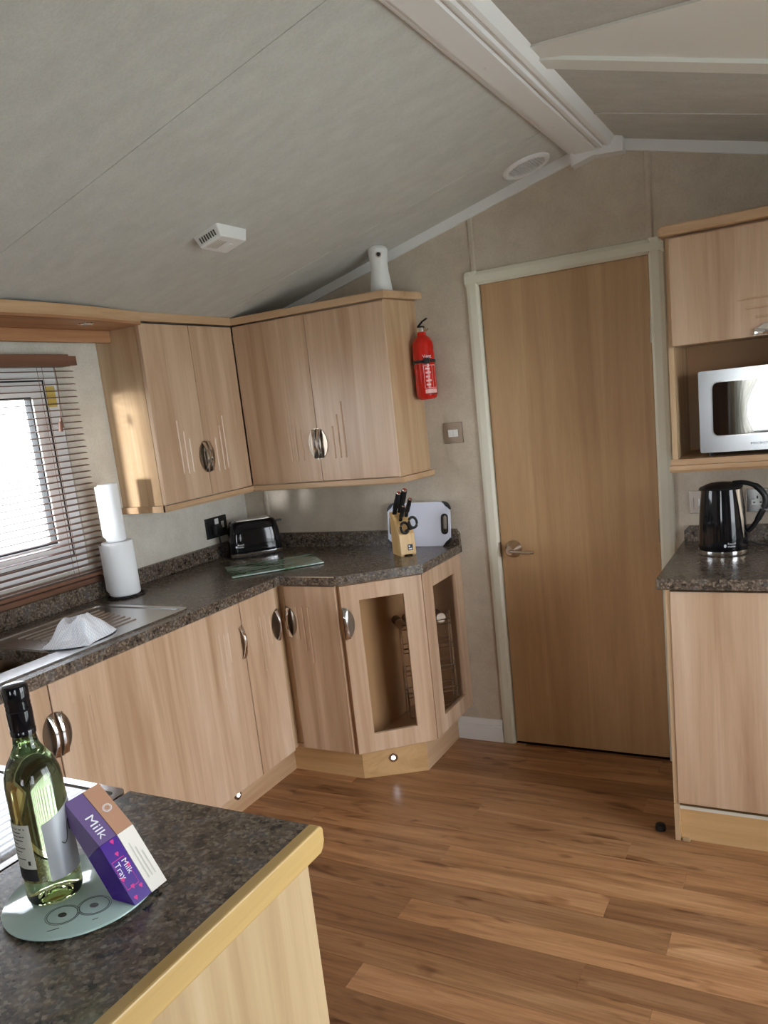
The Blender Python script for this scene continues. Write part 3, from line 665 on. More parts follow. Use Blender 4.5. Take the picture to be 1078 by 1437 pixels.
bmesh.ops.bevel(b, geom=[e for e in b.edges if all(abs(v.co.z-(UZ0-.026)) < 1e-5 for v in e.verts)], offset=.007, segments=3, profile=.5, affect='EDGES')
part('bottom_moulding', b, 'beech_x', t)
# cornice above both cabinets, bowing out over the window
t = thing('cornice', 'light wood cornice shelf above the cabinets and window, bowed over the blind', 'cornice', (.25, -.8, 1.93))
curve = smoothpath([(.262, -2.2, 0), (.285, -1.9, 0), (.305, -1.60, 0), (.312, -1.40, 0), (.312, -1.22, 0), (.300, -1.06, 0), (.275, -.90, 0), (.252, -.74, 0)], 5); curve = [p for p in curve if p.y < -.789] + [V((.2565, -.788, 0))]
def slab(poly, z0, z1, m, nm, lbl=None):
    b = NB(); prism(b, poly, z0, z1, fz)
    return part(nm, b, m, t, label=lbl)
pts = [(p.x, p.y) for p in curve]
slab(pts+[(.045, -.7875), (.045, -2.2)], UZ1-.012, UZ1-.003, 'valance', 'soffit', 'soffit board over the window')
b = NB(); n = len(pts); prism(b, pts+[(p[0]-.018, p[1]) for p in reversed(pts)], UZ1-.004, UZ1+.034, fz)
part('front_edge', b, 'beech_y', t)
b = NB(); prism(b, [(.2565, -.7875), (.253, -.247), (.235, -.23), (.2385, -.7875)], UZ1+.002, UZ1+.034, fz); part('front_edge', b, 'beech_y', t)
b = NB(); prism(b, [(.2535, -.2465), (1.006, -.2465), (1.055, -.001), (.985, -.001), (.985, -.224), (.236, -.224)], UZ1+.002, UZ1+.032, fz)
bmesh.ops.bevel(b, geom=[e for e in b.edges if abs(e.verts[0].co.z-e.verts[1].co.z) < 1e-6 and e.calc_length() > .1 and max(v.co.y for v in e.verts) < -.0005], offset=.004, segments=2, profile=.5, affect='EDGES')
part('front_edge', b, 'beech_x', t)
b = NB(); cyl(b, (.225, -1.02, UZ1-.0122), (.225, -1.02, UZ1-.015), .032, .030, 28); lt = part('downlight', b, 'chrome', t, True); b = NB(); cyl(b, (.225, -1.02, UZ1-.0151), (.225, -1.02, UZ1-.016), .022, .02, 24); part('lens', b, 'lampglass', lt, True)
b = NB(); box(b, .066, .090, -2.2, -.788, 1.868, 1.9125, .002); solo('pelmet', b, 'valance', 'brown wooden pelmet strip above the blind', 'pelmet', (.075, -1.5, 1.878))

# ------------------------------------------------------------------ wooden venetian blind
t = thing('venetian_blind', 'brown wooden slatted blind hanging in front of the kitchen window', 'blind', (.04, -1.6, .99))
b = NB(); box(b, .012, .058, -2.26, -.975, 1.785, 1.828, .003); box(b, .010, .060, -.985, -.945, 1.788, 1.822, .002); part('headrail', b, 'slat', t)
sm = None; BY0, BY1 = -2.26, -.950; nsl = 33
for k in range(nsl):
    z = 1.770-k*(1.770-1.022)/(nsl-1)
    if sm is None:
        b = NB(); n = 6; a = math.radians(-6)
        ptsl = []
        for s in range(n+1):
            u = -.0125+.025*s/n; w = .0018*(1-(u/.0125)**2); ptsl.append((u*math.cos(a)-w*math.sin(a), u*math.sin(a)+w*math.cos(a)))
        lowp = [(p[0]+.0005*math.sin(a), p[1]-.0015) for p in ptsl]
        prism(b, ptsl+lowp[::-1], BY0, BY1, fy)
        o = part('slat', b, 'slat', None); sm = o.data; o.parent = t
    else: o = bpy.data.objects.new('slat', sm); C.objects.link(o); o.parent = t
    o.location = V((.026, 0, z))-ORG[t.name]
b = NB(); box(b, .010, .042, BY0, BY1, .996, 1.010, .003); part('bottom_rail', b, 'slat', t)
for y in (-1.09, -1.62, -2.15):
    b = NB()
    for x in (.0125, .0395): tube(b, [(x, y, 1.79), (x, y, 1.004)], .0009, 5)
    part('ladder_cord', b, 'blackm' if False else 'slat', t)
b = NB(); tube(b, smoothpath([(.060, -1.052, 1.785), (.066, -1.056, 1.7), (.066, -1.070, 1.60)]), .0014, 6); cyl(b, (.066, -1.070, 1.60), (.066, -1.071, 1.565), .005, .008, 10); cyl(b, (.069, -1.078, 1.588), (.070, -1.081, 1.552), .005, .008, 10); part('pull_cord', b, 'slat', t, True)

# ------------------------------------------------------------------ right-hand wall cabinet with niche, base cabinet
RX, RXE, RY = 2.055, 2.66, -.30
t = thing('wall_cabinet', 'right wall cabinet with an open niche holding the microwave', 'cabinet', (2.36, -.15, 1.2))
b = NB(); box(b, RX, RX+.018, RY+.019, -.001, 1.236, 1.945); part('side_panel', b, 'side', t)
b = NB(); box(b, RXE-.018, RXE, RY+.019, -.001, 1.236, 1.945); part('side_panel', b, 'side', t)
b = NB(); box(b, RX+.0005, RX+.0175, RY, RY+.0185, 1.236, 1.60); part('front_stile', b, 'side', t); b = NB(); box(b, RXE-.0175, RXE, RY, RY+.0185, 1.236, 1.60); part('front_stile', b, 'side', t)
b = NB(); box(b, RX+.0185, RXE-.0185, -.006, -.001, 1.236, 1.945); part('back_panel', b, 'inside', t)
b = NB(); box(b, RX+.0185, RXE-.0185, RY+.019, -.007, 1.604, 1.62); part('shelf', b, 'beech_x', t); b = NB(); box(b, RX+.0185, RXE-.0185, RY+.019, -.007, 1.929, 1.945); part('shelf', b, 'beech_x', t)
b = NB(); box(b, RX-.006, RXE+.006, RY-.002, -.001, 1.216, 1.2355); part('niche_shelf', b, 'beech_x', t)
b = NB(); prism(b, [(RY-.014, 1.2155), (RY-.014, 1.201), (RY-.006, 1.192), (RY+.006, 1.192), (RY+.006, 1.2155)], RX-.008, RXE+.008, fx); part('bottom_moulding', b, 'beech_x', t)
b = NB(); prism(b, rounded(RX-.018, RXE+.018, RY-.028, .03, .022, 4)[0:0]+[(RX-.018, -.001), (RX-.018, RY-.006), (RX-.008, RY-.024), (RX+.004, RY-.028), (RXE+.018, RY-.028), (RXE+.018, -.001)], 1.946, 1.976, fz)
bmesh.ops.bevel(b, geom=[e for e in b.edges if abs(e.verts[0].co.z-e.verts[1].co.z) < 1e-6 and max(v.co.y for v in e.verts) < -.0005], offset=.005, segments=2, profile=.5, affect='EDGES'); part('cornice', b, 'beech_x', t)
b = NB(); O = (RX+.012, RY, 1.604); w = RXE-RX-.013
door_front(b, O, (1, 0, 0), NY, w, 0, 1.938-1.604, grooves=[(.195, .40, .111, .120), (.220, .375, .082, .091), (.246, .349, .053, .062)])
d = part('lift_up_door', b, 'beech', t); handle(d, (O[0]+.297, RY, 1.604), (0, 0, 1), NY, (1, 0, 0), .056, .040)
t = thing('base_cabinet', 'right base cabinet with a plain pale front under the kettle', 'cabinet', (2.36, -.3, 0))
b = NB(); prism(b, [(-.57, .001), (-.57, .862), (-.03, .862), (-.03, .001)], 2.06, 2.076, fx); part('side_panel', b, 'side', t)
b = NB(); prism(b, [(-.5695, .001), (-.586, .001), (-.590, .12), (-.590, .134), (-.5695, .134)], 2.060, 2.076, fx); part('foot_block', b, 'side', t); b = NB(); box(b, 2.060, 2.074, -.588, -.5705, .1345, .862); part('front_stile', b, 'side', t)
b = NB(); door_front(b, (2.0745, -.592, .140), (1, 0, 0), NY, .60, 0, .716); part('cabinet_door', b, 'beech', t)
b = NB(); box(b, 2.0765, 2.68, -.55, -.03, .862-.016, .862); box(b, 2.0765, 2.68, -.55, -.03, .125, .1365); box(b, 2.68, 2.696, -.57, -.03, .001, .862); box(b, 2.0765, 2.68, -.035, -.03, .14, .84); part('carcass', b, 'dark', t)
b = NB(); box(b, 2.0765, 2.679, -.573, -.556, .001, .122); part('plinth_board', b, 'plinth', t)
b = NB(); box(b, 2.0765, 2.679, -.5755, -.5735, .112, .1235); part('plinth_strip', b, 'trim', t)
b = NB(); box(b, 2.083, 2.105, -.588, -.5735, .0012, .010, .001); part('plinth_wedge', b, 'pale', t)
b = NB(); box(b, 2.70, 3.298, -.585, -.03, .001, .862, .002); solo('base_cabinet', b, 'beech', 'plain base cabinet at the far right beyond the frame edge', 'cabinet', (3.0, -.3, 0))
b = NB(); lathe(b, [(.0, .024), (.010, .0235), (.0155, .020), (.017, .012), (.0175, .001), (0, .001)], 24, (2.004, -.535, 0)); o = solo('door_stop', b, 'rubber', 'small round black rubber door stop on the floor', 'door stop', (2.004, -.535, 0), True)

# ------------------------------------------------------------------ peninsula with cooker
PY1, PX0, PX1 = -2.198, 1.404, 1.788
t = thing('peninsula_unit', 'low peninsula cabinet with a pale wood end panel in the foreground', 'cabinet', (1.6, -2.5, 0))
b = NB(); box(b, 1.766, 1.786, -2.78, -2.212, .0008, .862, .002); part('end_panel', b, 'pale', t)
b = NB(); box(b, 1.41, 1.765, -2.775, -2.757, .0008, .862); part('back_panel', b, 'pale', t)
b = NB(); box(b, 1.41, 1.428, -2.756, -2.24, .0008, .862); box(b, 1.4285, 1.765, -2.756, -2.24, .15, .166); part('carcass', b, 'side', t)
b = NB(); door_front(b, (1.764, -2.217, .165), (-1, 0, 0), (0, 1, 0), .352, 0, .692); d = part('cabinet_door', b, 'beech', t); handle(d, (1.412, -2.217, .708), (1, 0, 0), (0, 1, 0))
t = thing('worktop', 'foreground peninsula worktop with a yellow wood edge and the wine bottle on it', 'worktop', (1.6, -2.5, .9))
b = NB(); box(b, PX0, PX1, -2.80, PY1, ZT0, ZT1); part('worktop_board', b, 'top', t)
b = NB(); prism(b, [(-2.80, .901), (-2.200, .901), (-2.194, .898), (-2.191, .893), (-2.191, .874), (-2.196, .864), (-2.203, .858), (-2.80, .858)], PX1+.0003, PX1+.020, fx)
bmesh.ops.bevel(b, geom=[e for e in b.edges if all(abs(v.co.x-PX1-.020) < 1e-5 for v in e.verts)], offset=.003, segments=2, profile=.5, affect='EDGES'); part('edge_trim', b, 'edge', t)
t = thing('worktop', 'hidden strip of worktop between the sink run and the cooker', 'worktop', (.72, -2.5, .9))
b = NB(); box(b, .604, .846, -2.80, PY1, ZT0, ZT1); part('worktop_board', b, 'top', t)
b = NB(); box(b, .62, .845, -2.78, -2.215, .0008, .862); part('filler_panel', b, 'side', t)
t = thing('cooker', 'cooker with a dark reflective glass top left of the bottle', 'cooker', (1.12, -2.5, 0))
CX0, CX1 = .85, 1.400
b = NB(); box(b, CX0, CX1, -2.79, -2.205, .0008, .884, .003); part('body', b, 'steel', t)
b = NB(); ringplate(b, rounded(CX0, CX1, -2.79, -2.196, .02), rounded(CX0+.016, CX1-.016, -2.774, -2.212, .012), .8845, .901, fz); part('rim', b, 'chrome', t)
b = NB(); prism(b, rounded(CX0+.0165, CX1-.0165, -2.7735, -2.2125, .012), .8845, .8975, fz); part('glass_top', b, 'mirrorglass', t)
b = NB(); tube(b, [(CX0+.03, -2.172, .855), (CX1-.045, -2.172, .855)], .008, 10); part('door_handle', b, 'chrome', t, True)
for x in (CX0+.03, CX1-.045):
    b = NB(); cyl(b, (x-.012, -2.172, .855), (x+.012, -2.172, .855), .0105, seg=12); box(b, x-.008, x+.008, -2.205, -2.175, .848, .862); part('handle_bracket', b, 'blackm', t)

# ------------------------------------------------------------------ sink with drainer, tap, cloth
t = thing('sink', 'stainless steel inset sink with a ridged drainer', 'sink', (.32, -1.5, .9))
b = NB(); ZS = .9005
O_ = rounded(.105, .560, -2.08, -1.085, .03, 4); I_ = rounded(.125, .538, -2.06, -1.108, .02, 4)
ringplate(b, O_, I_, ZS, ZS+.0045, fz); part('rim', b, 'steel', t)
b = NB()
prism(b, [(.125, -1.579), (.538, -1.579), (.538, -1.108), (.125, -1.108)], ZS, ZS+.0015, fz)
box(b, .125, .165, -2.06, -1.58, ZS, ZS+.0015); box(b, .470, .538, -2.06, -1.58, ZS, ZS+.0015); box(b, .165, .470, -2.06, -1.985, ZS, ZS+.0015)
part('deck', b, 'steel', t)
for k in range(8):
    x = .185+.038*k; y1 = -1.155-.012*k
    b = NB(); prism(b, [(x-.006, ZS+.0016), (x-.003, ZS+.005), (x+.003, ZS+.005), (x+.006, ZS+.0016)], -1.50, y1, fy); part('ridge', b, 'steel', t)
b = NB(); o1 = rounded(.166, .469, -1.984, -1.581, .05, 5); i1 = rounded(.185, .450, -1.965, -1.60, .06, 5)
n = len(o1); T1 = [b.verts.new((x, y, ZS+.0012)) for x, y in o1]; T2 = [b.verts.new((x, y, .76)) for x, y in i1]
for i in range(n): b.faces.new((T1[i], T1[(i+1) % n], T2[(i+1) % n], T2[i]))
b.faces.new(T2); part('bowl', b, 'dish', t, True)  # darker metal than the rim stands in for shade inside the steel bowl
t = thing('tap', 'chrome mixer tap at the back of the sink, partly cut by the picture edge', 'tap', (.075, -1.53, .9))
b = NB(); lathe(b, [(.024, .9005), (.024, .906), (.017, .912), (.016, .95), (.018, .962), (0, .964)], 20, (.075, -1.53, 0)); part('body', b, 'chrome', t, True)
b = NB(); tube(b, smoothpath([(.075, -1.53, .955), (.09, -1.54, 1.03), (.13, -1.57, 1.075), (.19, -1.62, 1.07), (.22, -1.645, 1.03)]), .009, 12); part('spout', b, 'chrome', t, True)
b = NB(); tube(b, [(.075, -1.53, .945), (.07, -1.487, .95)], .005, 8); part('lever', b, 'chrome', t, True)
# crumpled waffle cloth
def lump(x, y):
    s = .046*math.exp(-((x+.005)/.066)**6-((y-.012)/.070)**4) + .012*math.exp(-((x-.03)/.035)**2-((y+.03)/.03)**2) - .012*math.exp(-((x+.015)/.022)**2-((y-.0)/.030)**2)
    s += .010*math.exp(-((math.hypot(x+.008, y-.012)-.034)/.010)**2) - .016*math.exp(-((x+.008)/.02)**2-((y-.012)/.028)**2)
    return s + .004*math.sin(x*75+y*40)+.003*math.sin(y*95-x*35)
b = NB(); N = 34; g = []
for i in range(N+1):
    ro = []
    for j in range(N+1):
        u, v = -1+2*i/N, -1+2*j/N; x = .078*u*(1+.08*math.sin(3*v)); y = .095*v*(1+.10*math.cos(2.5*u+.6)); ang = .35
        z = max(lump(x, y), 0)+.016*(1-max(abs(u), abs(v))**6)
        ro.append(b.verts.new((.447+x*math.cos(ang)-y*math.sin(ang), -1.468+x*math.sin(ang)+y*math.cos(ang), ZS+.0075+z)))
    g.append(ro)
for i in range(N):
    for j in range(N): b.faces.new((g[i][j], g[i+1][j], g[i+1][j+1], g[i][j+1]))
rim = [g[0][j] for j in range(N+1)]+[g[i][N] for i in range(1, N+1)]+[g[N][j] for j in range(N-1, -1, -1)]+[g[i][0] for i in range(N-1, 0, -1)]
lowv = [b.verts.new((v.co.x, v.co.y, ZS+.0052)) for v in rim]; n = len(rim)
for i in range(n): b.faces.new((rim[i], rim[(i+1) % n], lowv[(i+1) % n], lowv[i]))
b.faces.new(lowv)
solo('dishcloth', b, 'cloth', 'folded white waffle dishcloth lying on the drainer', 'cloth', (.447, -1.468, ZS+.005), True)

# ------------------------------------------------------------------ kitchen rolls on a holder
RC = (.108, -.948)
t = thing('roll_holder', 'black wire kitchen roll holder standing on the worktop', 'holder', (*RC, .9))
b = NB(); tube(b, [(RC[0]+.072*math.cos(2*PI*i/28), RC[1]+.072*math.sin(2*PI*i/28), .9035) for i in range(28)], .003, 6, True); tube(b, [(RC[0]-.07, RC[1], .9035), (RC[0]+.07, RC[1], .9035)], .0025, 6); tube(b, [(RC[0], RC[1]-.07, .9035), (RC[0], RC[1]+.07, .9035)], .0025, 6); part('base_ring', b, 'blackm', t, True)
b = NB(); tube(b, [(*RC, .9035), (*RC, 1.338)], .006, 10); part('spindle', b, 'blackm', t, True)
def roll(name, label, r, z0, z1, flap):
    o = thing(name, label, 'paper roll', (*RC, z0), 0, None)
    b = NB(); lathe(b, [(.019, z0), (r-.006, z0), (r-.001, z0+.004), (r, z0+.01), (r, z1-.006), (r-.003, z1), (.021, z1), (.019, z1-.004), (.019, z0)], 40, (*RC, 0))
    bmesh.ops.remove_doubles(b, verts=b.verts, dist=1e-6); part('paper', b, 'paper', o, True)
    b = NB(); lathe(b, [(.0185, z0+.001), (.0185, z1-.001)], 24, (*RC, 0)); part('core', b, 'card', o, True)
    if flap:
        b = NB(); a0 = math.radians(-75); n = 10; L = []
        for i in range(n+1):
            a = a0-1.0*i/n; rr = r+.0008+.008*(i/n)**2
            L.append((b.verts.new((RC[0]+rr*math.cos(a), RC[1]+rr*math.sin(a), z0+.004+.02*(i/n))), b.verts.new((RC[0]+rr*math.cos(a), RC[1]+rr*math.sin(a), z1-.006))))
        for A, B in zip(L, L[1:]): b.faces.new((A[0], B[0], B[1], A[1]))
        part('loose_sheet', b, 'paper', o, True)
roll('paper_roll', 'thick white kitchen roll, the lower of two on the holder',   .0590, .908, 1.118, True)
roll('paper_roll', 'thin white kitchen roll stacked on top of the thick one',   .0380, 1.1185, 1.340, True)

# ------------------------------------------------------------------ sockets, switch
def socket_left():
    t = thing('wall_socket', 'black double wall socket beside the toaster', 'socket', (.006, -.244, 1.043))
    b = NB(); box(b, .0005, .008, -.318, -.170, .996, 1.092, .002); part('plate', b, 'blackm', t)
    b = NB(); box(b, .0082, .011, -.258, -.232, 1.058, 1.084, .001); part('switch', b, 'plastic', t); b = NB(); box(b, .0082, .011, -.213, -.195, 1.035, 1.066, .001); part('switch', b, 'plastic', t)
    p = thing('plug', 'black plug in the socket beside the toaster with its cord hanging down', 'plug', (.02, -.265, 1.035))
    b = NB(); box(b, .0085, .040, -.288, -.240, 1.008, 1.056, .006); part('plug_body', b, 'blackm', p, True)
    b = NB(); tube(b, smoothpath([(.03, -.265, 1.008), (.036, -.268, .97), (.04, -.275, .92), (.06, -.262, .9045), (.09, -.235, .9045), (.115, -.2, .905)]), .0035, 8); part('cord', b, 'blackm', p, True)
socket_left()
t = thing('light_switch', 'square nickel light switch plate with a white rocker left of the door', 'switch', (1.143, -.004, 1.373))
b = NB(); box(b, 1.100, 1.186, -.006, -.0005, 1.330, 1.416, .0015); part('plate', b, 'bronze', t)
b = NB(); box(b, 1.122, 1.166, -.009, -.0062, 1.357, 1.387, .001); part('rocker', b, 'plastic', t); b = NB(); box(b, 1.1438, 1.1442, -.0093, -.0091, 1.358, 1.386); part('rocker_gap', b, 'ink', t)
t = thing('wall_socket', 'steel fused switch plate on the wall left of the kettle', 'socket', (2.10, -.004, 1.045))
b = NB(); box(b, 2.063, 2.149, -.0065, -.0005, 1.002, 1.086, .002); part('plate', b, 'steel', t); b = NB(); box(b, 2.095, 2.115, -.009, -.0066, 1.03, 1.058, .001); part('switch', b, 'plastic', t)
b = NB(); box(b, 2.078, 2.0795, -.0072, -.0067, 1.02, 1.06); part('mark', b, 'ink', t)
t = thing('wall_socket', 'steel double wall socket behind the kettle handle', 'socket', (2.33, -.004, 1.045))
b = NB(); box(b, 2.255, 2.401, -.0065, -.0005, 1.002, 1.086, .002); part('plate', b, 'steel', t)
for x in (2.292, 2.364):
    b = NB(); box(b, x-.019, x+.019, -.008, -.0066, 1.028, 1.046); box(b, x-.009, x+.009, -.008, -.0066, 1.0462, 1.066); part('socket_insert', b, 'plastic', t)
    b = NB(); box(b, x-.0025, x+.0025, -.0084, -.0081, 1.050, 1.060); box(b, x-.014, x-.007, -.0084, -.0081, 1.034, 1.039); box(b, x+.007, x+.014, -.0084, -.0081, 1.034, 1.039); part('pin_holes', b, 'ink', t)
p = thing('plug', 'black kettle plug at the right edge of the picture', 'plug', (2.364, -.02, 1.04))
b = NB(); box(b, 2.340, 2.388, -.042, -.009, 1.018, 1.066, .006); part('plug_body', b, 'blackm', p, True)
b = NB(); tube(b, smoothpath([(2.364, -.03, 1.018), (2.372, -.04, .96), (2.38, -.09, .905), (2.34, -.12, .9045), (2.305, -.145, .912), (2.282, -.17, .925), (2.270, -.19, .928)]), .0032, 8); part('cord', b, 'blackm', p, True)

# ------------------------------------------------------------------ toaster on the worktop, glass board, chopping board, knife block
TA = math.radians(46)
t = thing('toaster', 'gloss black toaster with a chrome foot in the worktop corner', 'toaster', (.172, -.190, .9), TA, local=True)
def superell(a, bb, n=40, p=4.5):
    out = []
    for i in range(n):
        th = 2*PI*i/n; c, s = math.cos(th), math.sin(th); out.append((a*math.copysign(abs(c)**(2/p), c), bb*math.copysign(abs(s)**(2/p), s)))
    return out
def loft(b, rings):
    R = [[b.verts.new((x, y, z)) for x, y in pts] for pts, z in rings]; n = len(R[0])
    for A, B in zip(R, R[1:]):
        for i in range(n): b.faces.new((A[i], A[(i+1) % n], B[(i+1) % n], B[i]))
    b.faces.new(R[0]); b.faces.new(R[-1]); return b
b = NB(); loft(b, [(superell(.122, .073), .024), (superell(.121, .073), .06), (superell(.116, .070), .11), (superell(.108, .065), .150), (superell(.101, .060), .162), (superell(.094, .053), .167)]); part('body', b, 'black', t, True)
b = NB(); loft(b, [(superell(.121, .072), .008), (superell(.123, .074), .012), (superell(.123, .074), .0235)]); part('foot_band', b, 'chrome', t, True)
b = NB(); loft(b, [(superell(.112, .064), .001), (superell(.112, .064), .0078)]); part('foot', b, 'rubber', t)
for y in (-.022, .022):
    b = NB(); ringplate(b, rounded(-.078, .078, y-.016, y+.016, .006), rounded(-.072, .072, y-.011, y+.011, .004), .1672, .1695, fz); part('slot', b, 'nickel', t)
    b = NB(); box(b, -.072, .072, y-.011, y+.011, .1671, .1676); part('slot_opening', b, 'dark', t)
b = NB(); box(b, .112, .138, -.014, .014, .142, .150, .002); part('lever', b, 'blackm', t)
text('Russell\nHobbs', .0105, 'print', t, lambda x, y: (-.088+x, -.0738+.0002, .062+y))
b = NB(); lathe(b, [(0, -.001), (.005, 0), (0, .0006)], 12); bmesh.ops.rotate(b, verts=b.verts, matrix=Matrix.Rotation(PI/2, 3, 'X')); bmesh.ops.translate(b, verts=b.verts, vec=(-.094, -.0738, .058)); part('emblem', b, 'print', t)
# glass worktop saver
ang = math.atan2(-.415+.694, .688-.422)
t = thing('glass_board', 'rectangular glass board with a green leaf print on the worktop in front of the toaster', 'board', (.452, -.44, .9), ang, local=True)
b = NB(); prism(b, rounded(-.192, .192, -.126, .126, .006), .003, .008, fz); part('glass', b, 'leafy', t)
for x in (-.165, .165):
    for y in (-.1, .1): b = NB(); cyl(b, (x, y, .0005), (x, y, .0029), .006, seg=10); part('foot', b, 'rubber', t)
# white chopping board leaning on the upstand
t = thing('chopping_board', 'white plastic chopping board with black corners leaning against the wall', 'chopping board', (.958, -.060, .9), local=True)
t.rotation_euler = (math.radians(-9), 0, 0)
bw, bh, th = .150, .192, .009
hs = lambda s: rounded(s*.125-.013, s*.125+.013, .055, .137, .0125, 5)
b = NB()
# front and back faces by strips around the two hand holes
outer = rounded(-bw, bw, .001, bh, .035, 6)
def boardface(b, y):
    L = [b.verts.new((x, y, z)) for x, z in outer]
    H = [[b.verts.new((x, y, z)) for x, z in hs(s)] for s in (-1, 1)]
    es = []
    for loop in [L]+H:
        for i in range(len(loop)): es.append(b.edges.new((loop[i], loop[(i+1) % len(loop)])))
    bmesh.ops.triangle_fill(b, use_beauty=True, edges=es, use_dissolve=False)
    return [L]+H
F0 = boardface(b, 0); F1 = boardface(b, th)
for A, B in zip(F0, F1):
    for i in range(len(A)): j = (i+1) % len(A); b.faces.new((A[i], A[j], B[j], B[i]))
part('board', b, 'board', t)
for s in (-1, 1):
    b = NB(); ringplate(b, rounded(s*.125-.0165, s*.125+.0165, .0515, .1405, .016, 5), rounded(s*.125-.010, s*.125+.010, .060, .132, .0095, 5), -.0012, th+.0012, lambda p, a: (p[0], a, p[1])); part('hand_hole_grip', b, 'blackm', t)
for sx_ in (-1, 1):
    for zc_, sz_ in ((.036, -1), (bh-.035, 1)):
        b = NB(); n = 8; oo, ii = [], []
        for k in range(n+1):
            a = PI/2*k/n; oo.append((sx_*(bw-.035+.037*math.cos(a)), zc_+sz_*.037*math.sin(a)))
            w_ = .012*math.sin(2*a)+.002; ii.append((sx_*(bw-.035+(.0362-w_)*math.cos(a)), zc_+sz_*(.0362-w_)*math.sin(a)))
        prism(b, oo+ii[::-1], -.0016, th+.0016, lambda p, a: (p[0], a, p[1])); part('corner_grip', b, 'blackm', t)
# knife block
KB = V((.963, -.210, .9))
KA = math.radians(-42)       # direction of the slanted front
t = thing('knife_block', 'pale wooden knife block standing in front of the chopping board', 'knife block', KB, KA+PI/2, local=True)
prof = [(.058, .006), (.058, .185), (.030, .196), (-.050, .098), (-.058, .006)]          # local y (back +) by z; front faces -y
b = NB(); hw = .034
prism(b, [(p[0], p[1]) for p in [(.050, .006), (.046, .178), (.018, .182), (-.046, .090), (-.050, .006)]], -hw, hw, lambda p, a: (a, p[0], p[1]))
bmesh.ops.bevel(b, geom=list(b.edges), offset=.002, segments=1, affect='EDGES'); part('block', b, 'block', t)
for sx_ in (-1, 1):
    b = NB(); box(b, sx_*.026-.007, sx_*.026+.007, -.046, .046, .0006, .0058); part('foot', b, 'block', t)
b = NB(); box(b, -.002, .020, -.0508, -.0500, .022, .047, .0); lb = part('emblem', b, 'ink', t)
b = NB(); box(b, .002, .008, -.0512, -.0509, .035, .043); box(b, .001, .016, -.0512, -.0509, .026, .031); part('emblem_print', b, 'print', lb)
# the cutlery in it: each knife a thing
sn = V((0, -.092, .064)).normalized()                      # slanted top face normal (local)
rotz = Matrix.Rotation(KA+PI/2, 3, 'Z')
ax = V((0, -.62, .784)).normalized()
def knife(x, s, L, r, label):
    base = V((x, .018-.064*s, .182-.092*s))
    k = thing('kitchen_knife', label, 'knife', KB+rotz@base, KA+PI/2, 'knives in the wooden block', local=True)
    A = ax*.001
    b = NB(); tube(b, smoothpath([A, ax*(L*.3)+V((0, .002, 0)), ax*(L*.75)+V((0, -.001, 0)), ax*L]), [r*.8]*6+[r]*6+[r*.92]*6+[r*.8], 10, flat=.68); part('handle', b, 'blackm', k, True)
    b = NB(); e = ax*(L+.001); cyl(b, ax*(L-.002), ax*(L+.0022), r*.75, r*.6, 12); part('end_cap', b, 'chrome', k, True)
    for f_ in (.3, .6): b = NB(); c = ax*L*f_+V((0, -.7, -.5)).normalized()*r*.70; cyl(b, c, c+V((0, -.7, -.5)).normalized()*.002, .0018, seg=8); part('rivet', b, 'chrome', k)
for x, s, L, r, lb in ((-.022, .10, .118, .0105, 'black handled knife at the left of the wooden block'), (.004, .06, .125, .0115, 'longest black handled knife in the middle of the wooden block'), (-.006, .42, .085, .0085, 'short black handled knife below the longest one in the wooden block'), (.024, .28, .100, .0085, 'black handled knife at the right of the wooden block')):
    knife(x, s, L, r*1.22, lb)
base = V((.002, .018-.064*.86, .182-.092*.86)); o = thing('kitchen_scissors', 'black handled kitchen scissors at the front of the wooden block', 'scissors', KB+rotz@base, KA+PI/2, local=True)
for sx_, dx, up_ in ((-1, -.010, .020), (1, .022, .045)):
    b = NB(); c = ax*up_+V((dx, -.004, 0)); tube(b, [c+V((.017*math.cos(2*PI*i/22), 0, 0))+V((0, .25, .97)).normalized()*  .022*math.sin(2*PI*i/22) for i in range(22)], .0056, 8, True); tube(b, [ax*.001, c+V((0, .25, .97)).normalized()*-.022], .005, 8); part('finger_loop', b, 'blackm', o, True)
b = NB(); cyl(b, ax*.004+V((0, -.006, 0)), ax*.004+V((0, -.010, 0)), .004, seg=10); part('pivot', b, 'chrome', o)

# ------------------------------------------------------------------ fire extinguisher
EC = V((1.066, -.058, 1.52))
t = thing('fire_extinguisher', 'small red fire extinguisher hung on the wall beside the cabinet end', 'fire extinguisher', EC)
b = NB(); R_ = .044
lathe(b, [(.0, .004), (.028, .002), (.038, .008), (R_, .022), (R_, .215), (.041, .232), (.032, .248), (.019, .258), (.017, .272), (0, .273)], 36, EC); part('cylinder', b, 'red', t, True)
b = NB(); cyl(b, EC+V((0, 0, .2735)), EC+V((0, 0, .289)), .013, seg=18); part('valve', b, 'chrome', t, True)
b = NB(); box(b, EC.x-.012, EC.x+.012, EC.y-.012, EC.y+.012, EC.z+.2895, EC.z+.296, .002)
tube(b, [EC+V((-.012, -.004, .294)), EC+V((.012, -.008, .313)), EC+V((.034, -.010, .322))], .006, 8, flat=.6); part('lever', b, 'blackm', t)
b = NB(); cyl(b, EC+V((.013, 0, .281)), EC+V((.030, -.004, .279)), .006, .005, 10); part('nozzle', b, 'nickel', t)
b = NB(); ringplate(b, [(EC.x+(R_+.003)*math.cos(2*PI*i/36), EC.y+(R_+.003)*math.sin(2*PI*i/36)) for i in range(36)], [(EC.x+(R_+.0004)*math.cos(2*PI*i/36), EC.y+(R_+.0004)*math.sin(2*PI*i/36)) for i in range(36)], EC.z+.148, EC.z+.160, fz)
box(b, EC.x+.022, EC.x+.044, EC.y-.052, EC.y-.036, EC.z+.143, EC.z+.166, .002); part('strap', b, 'blackm', t)
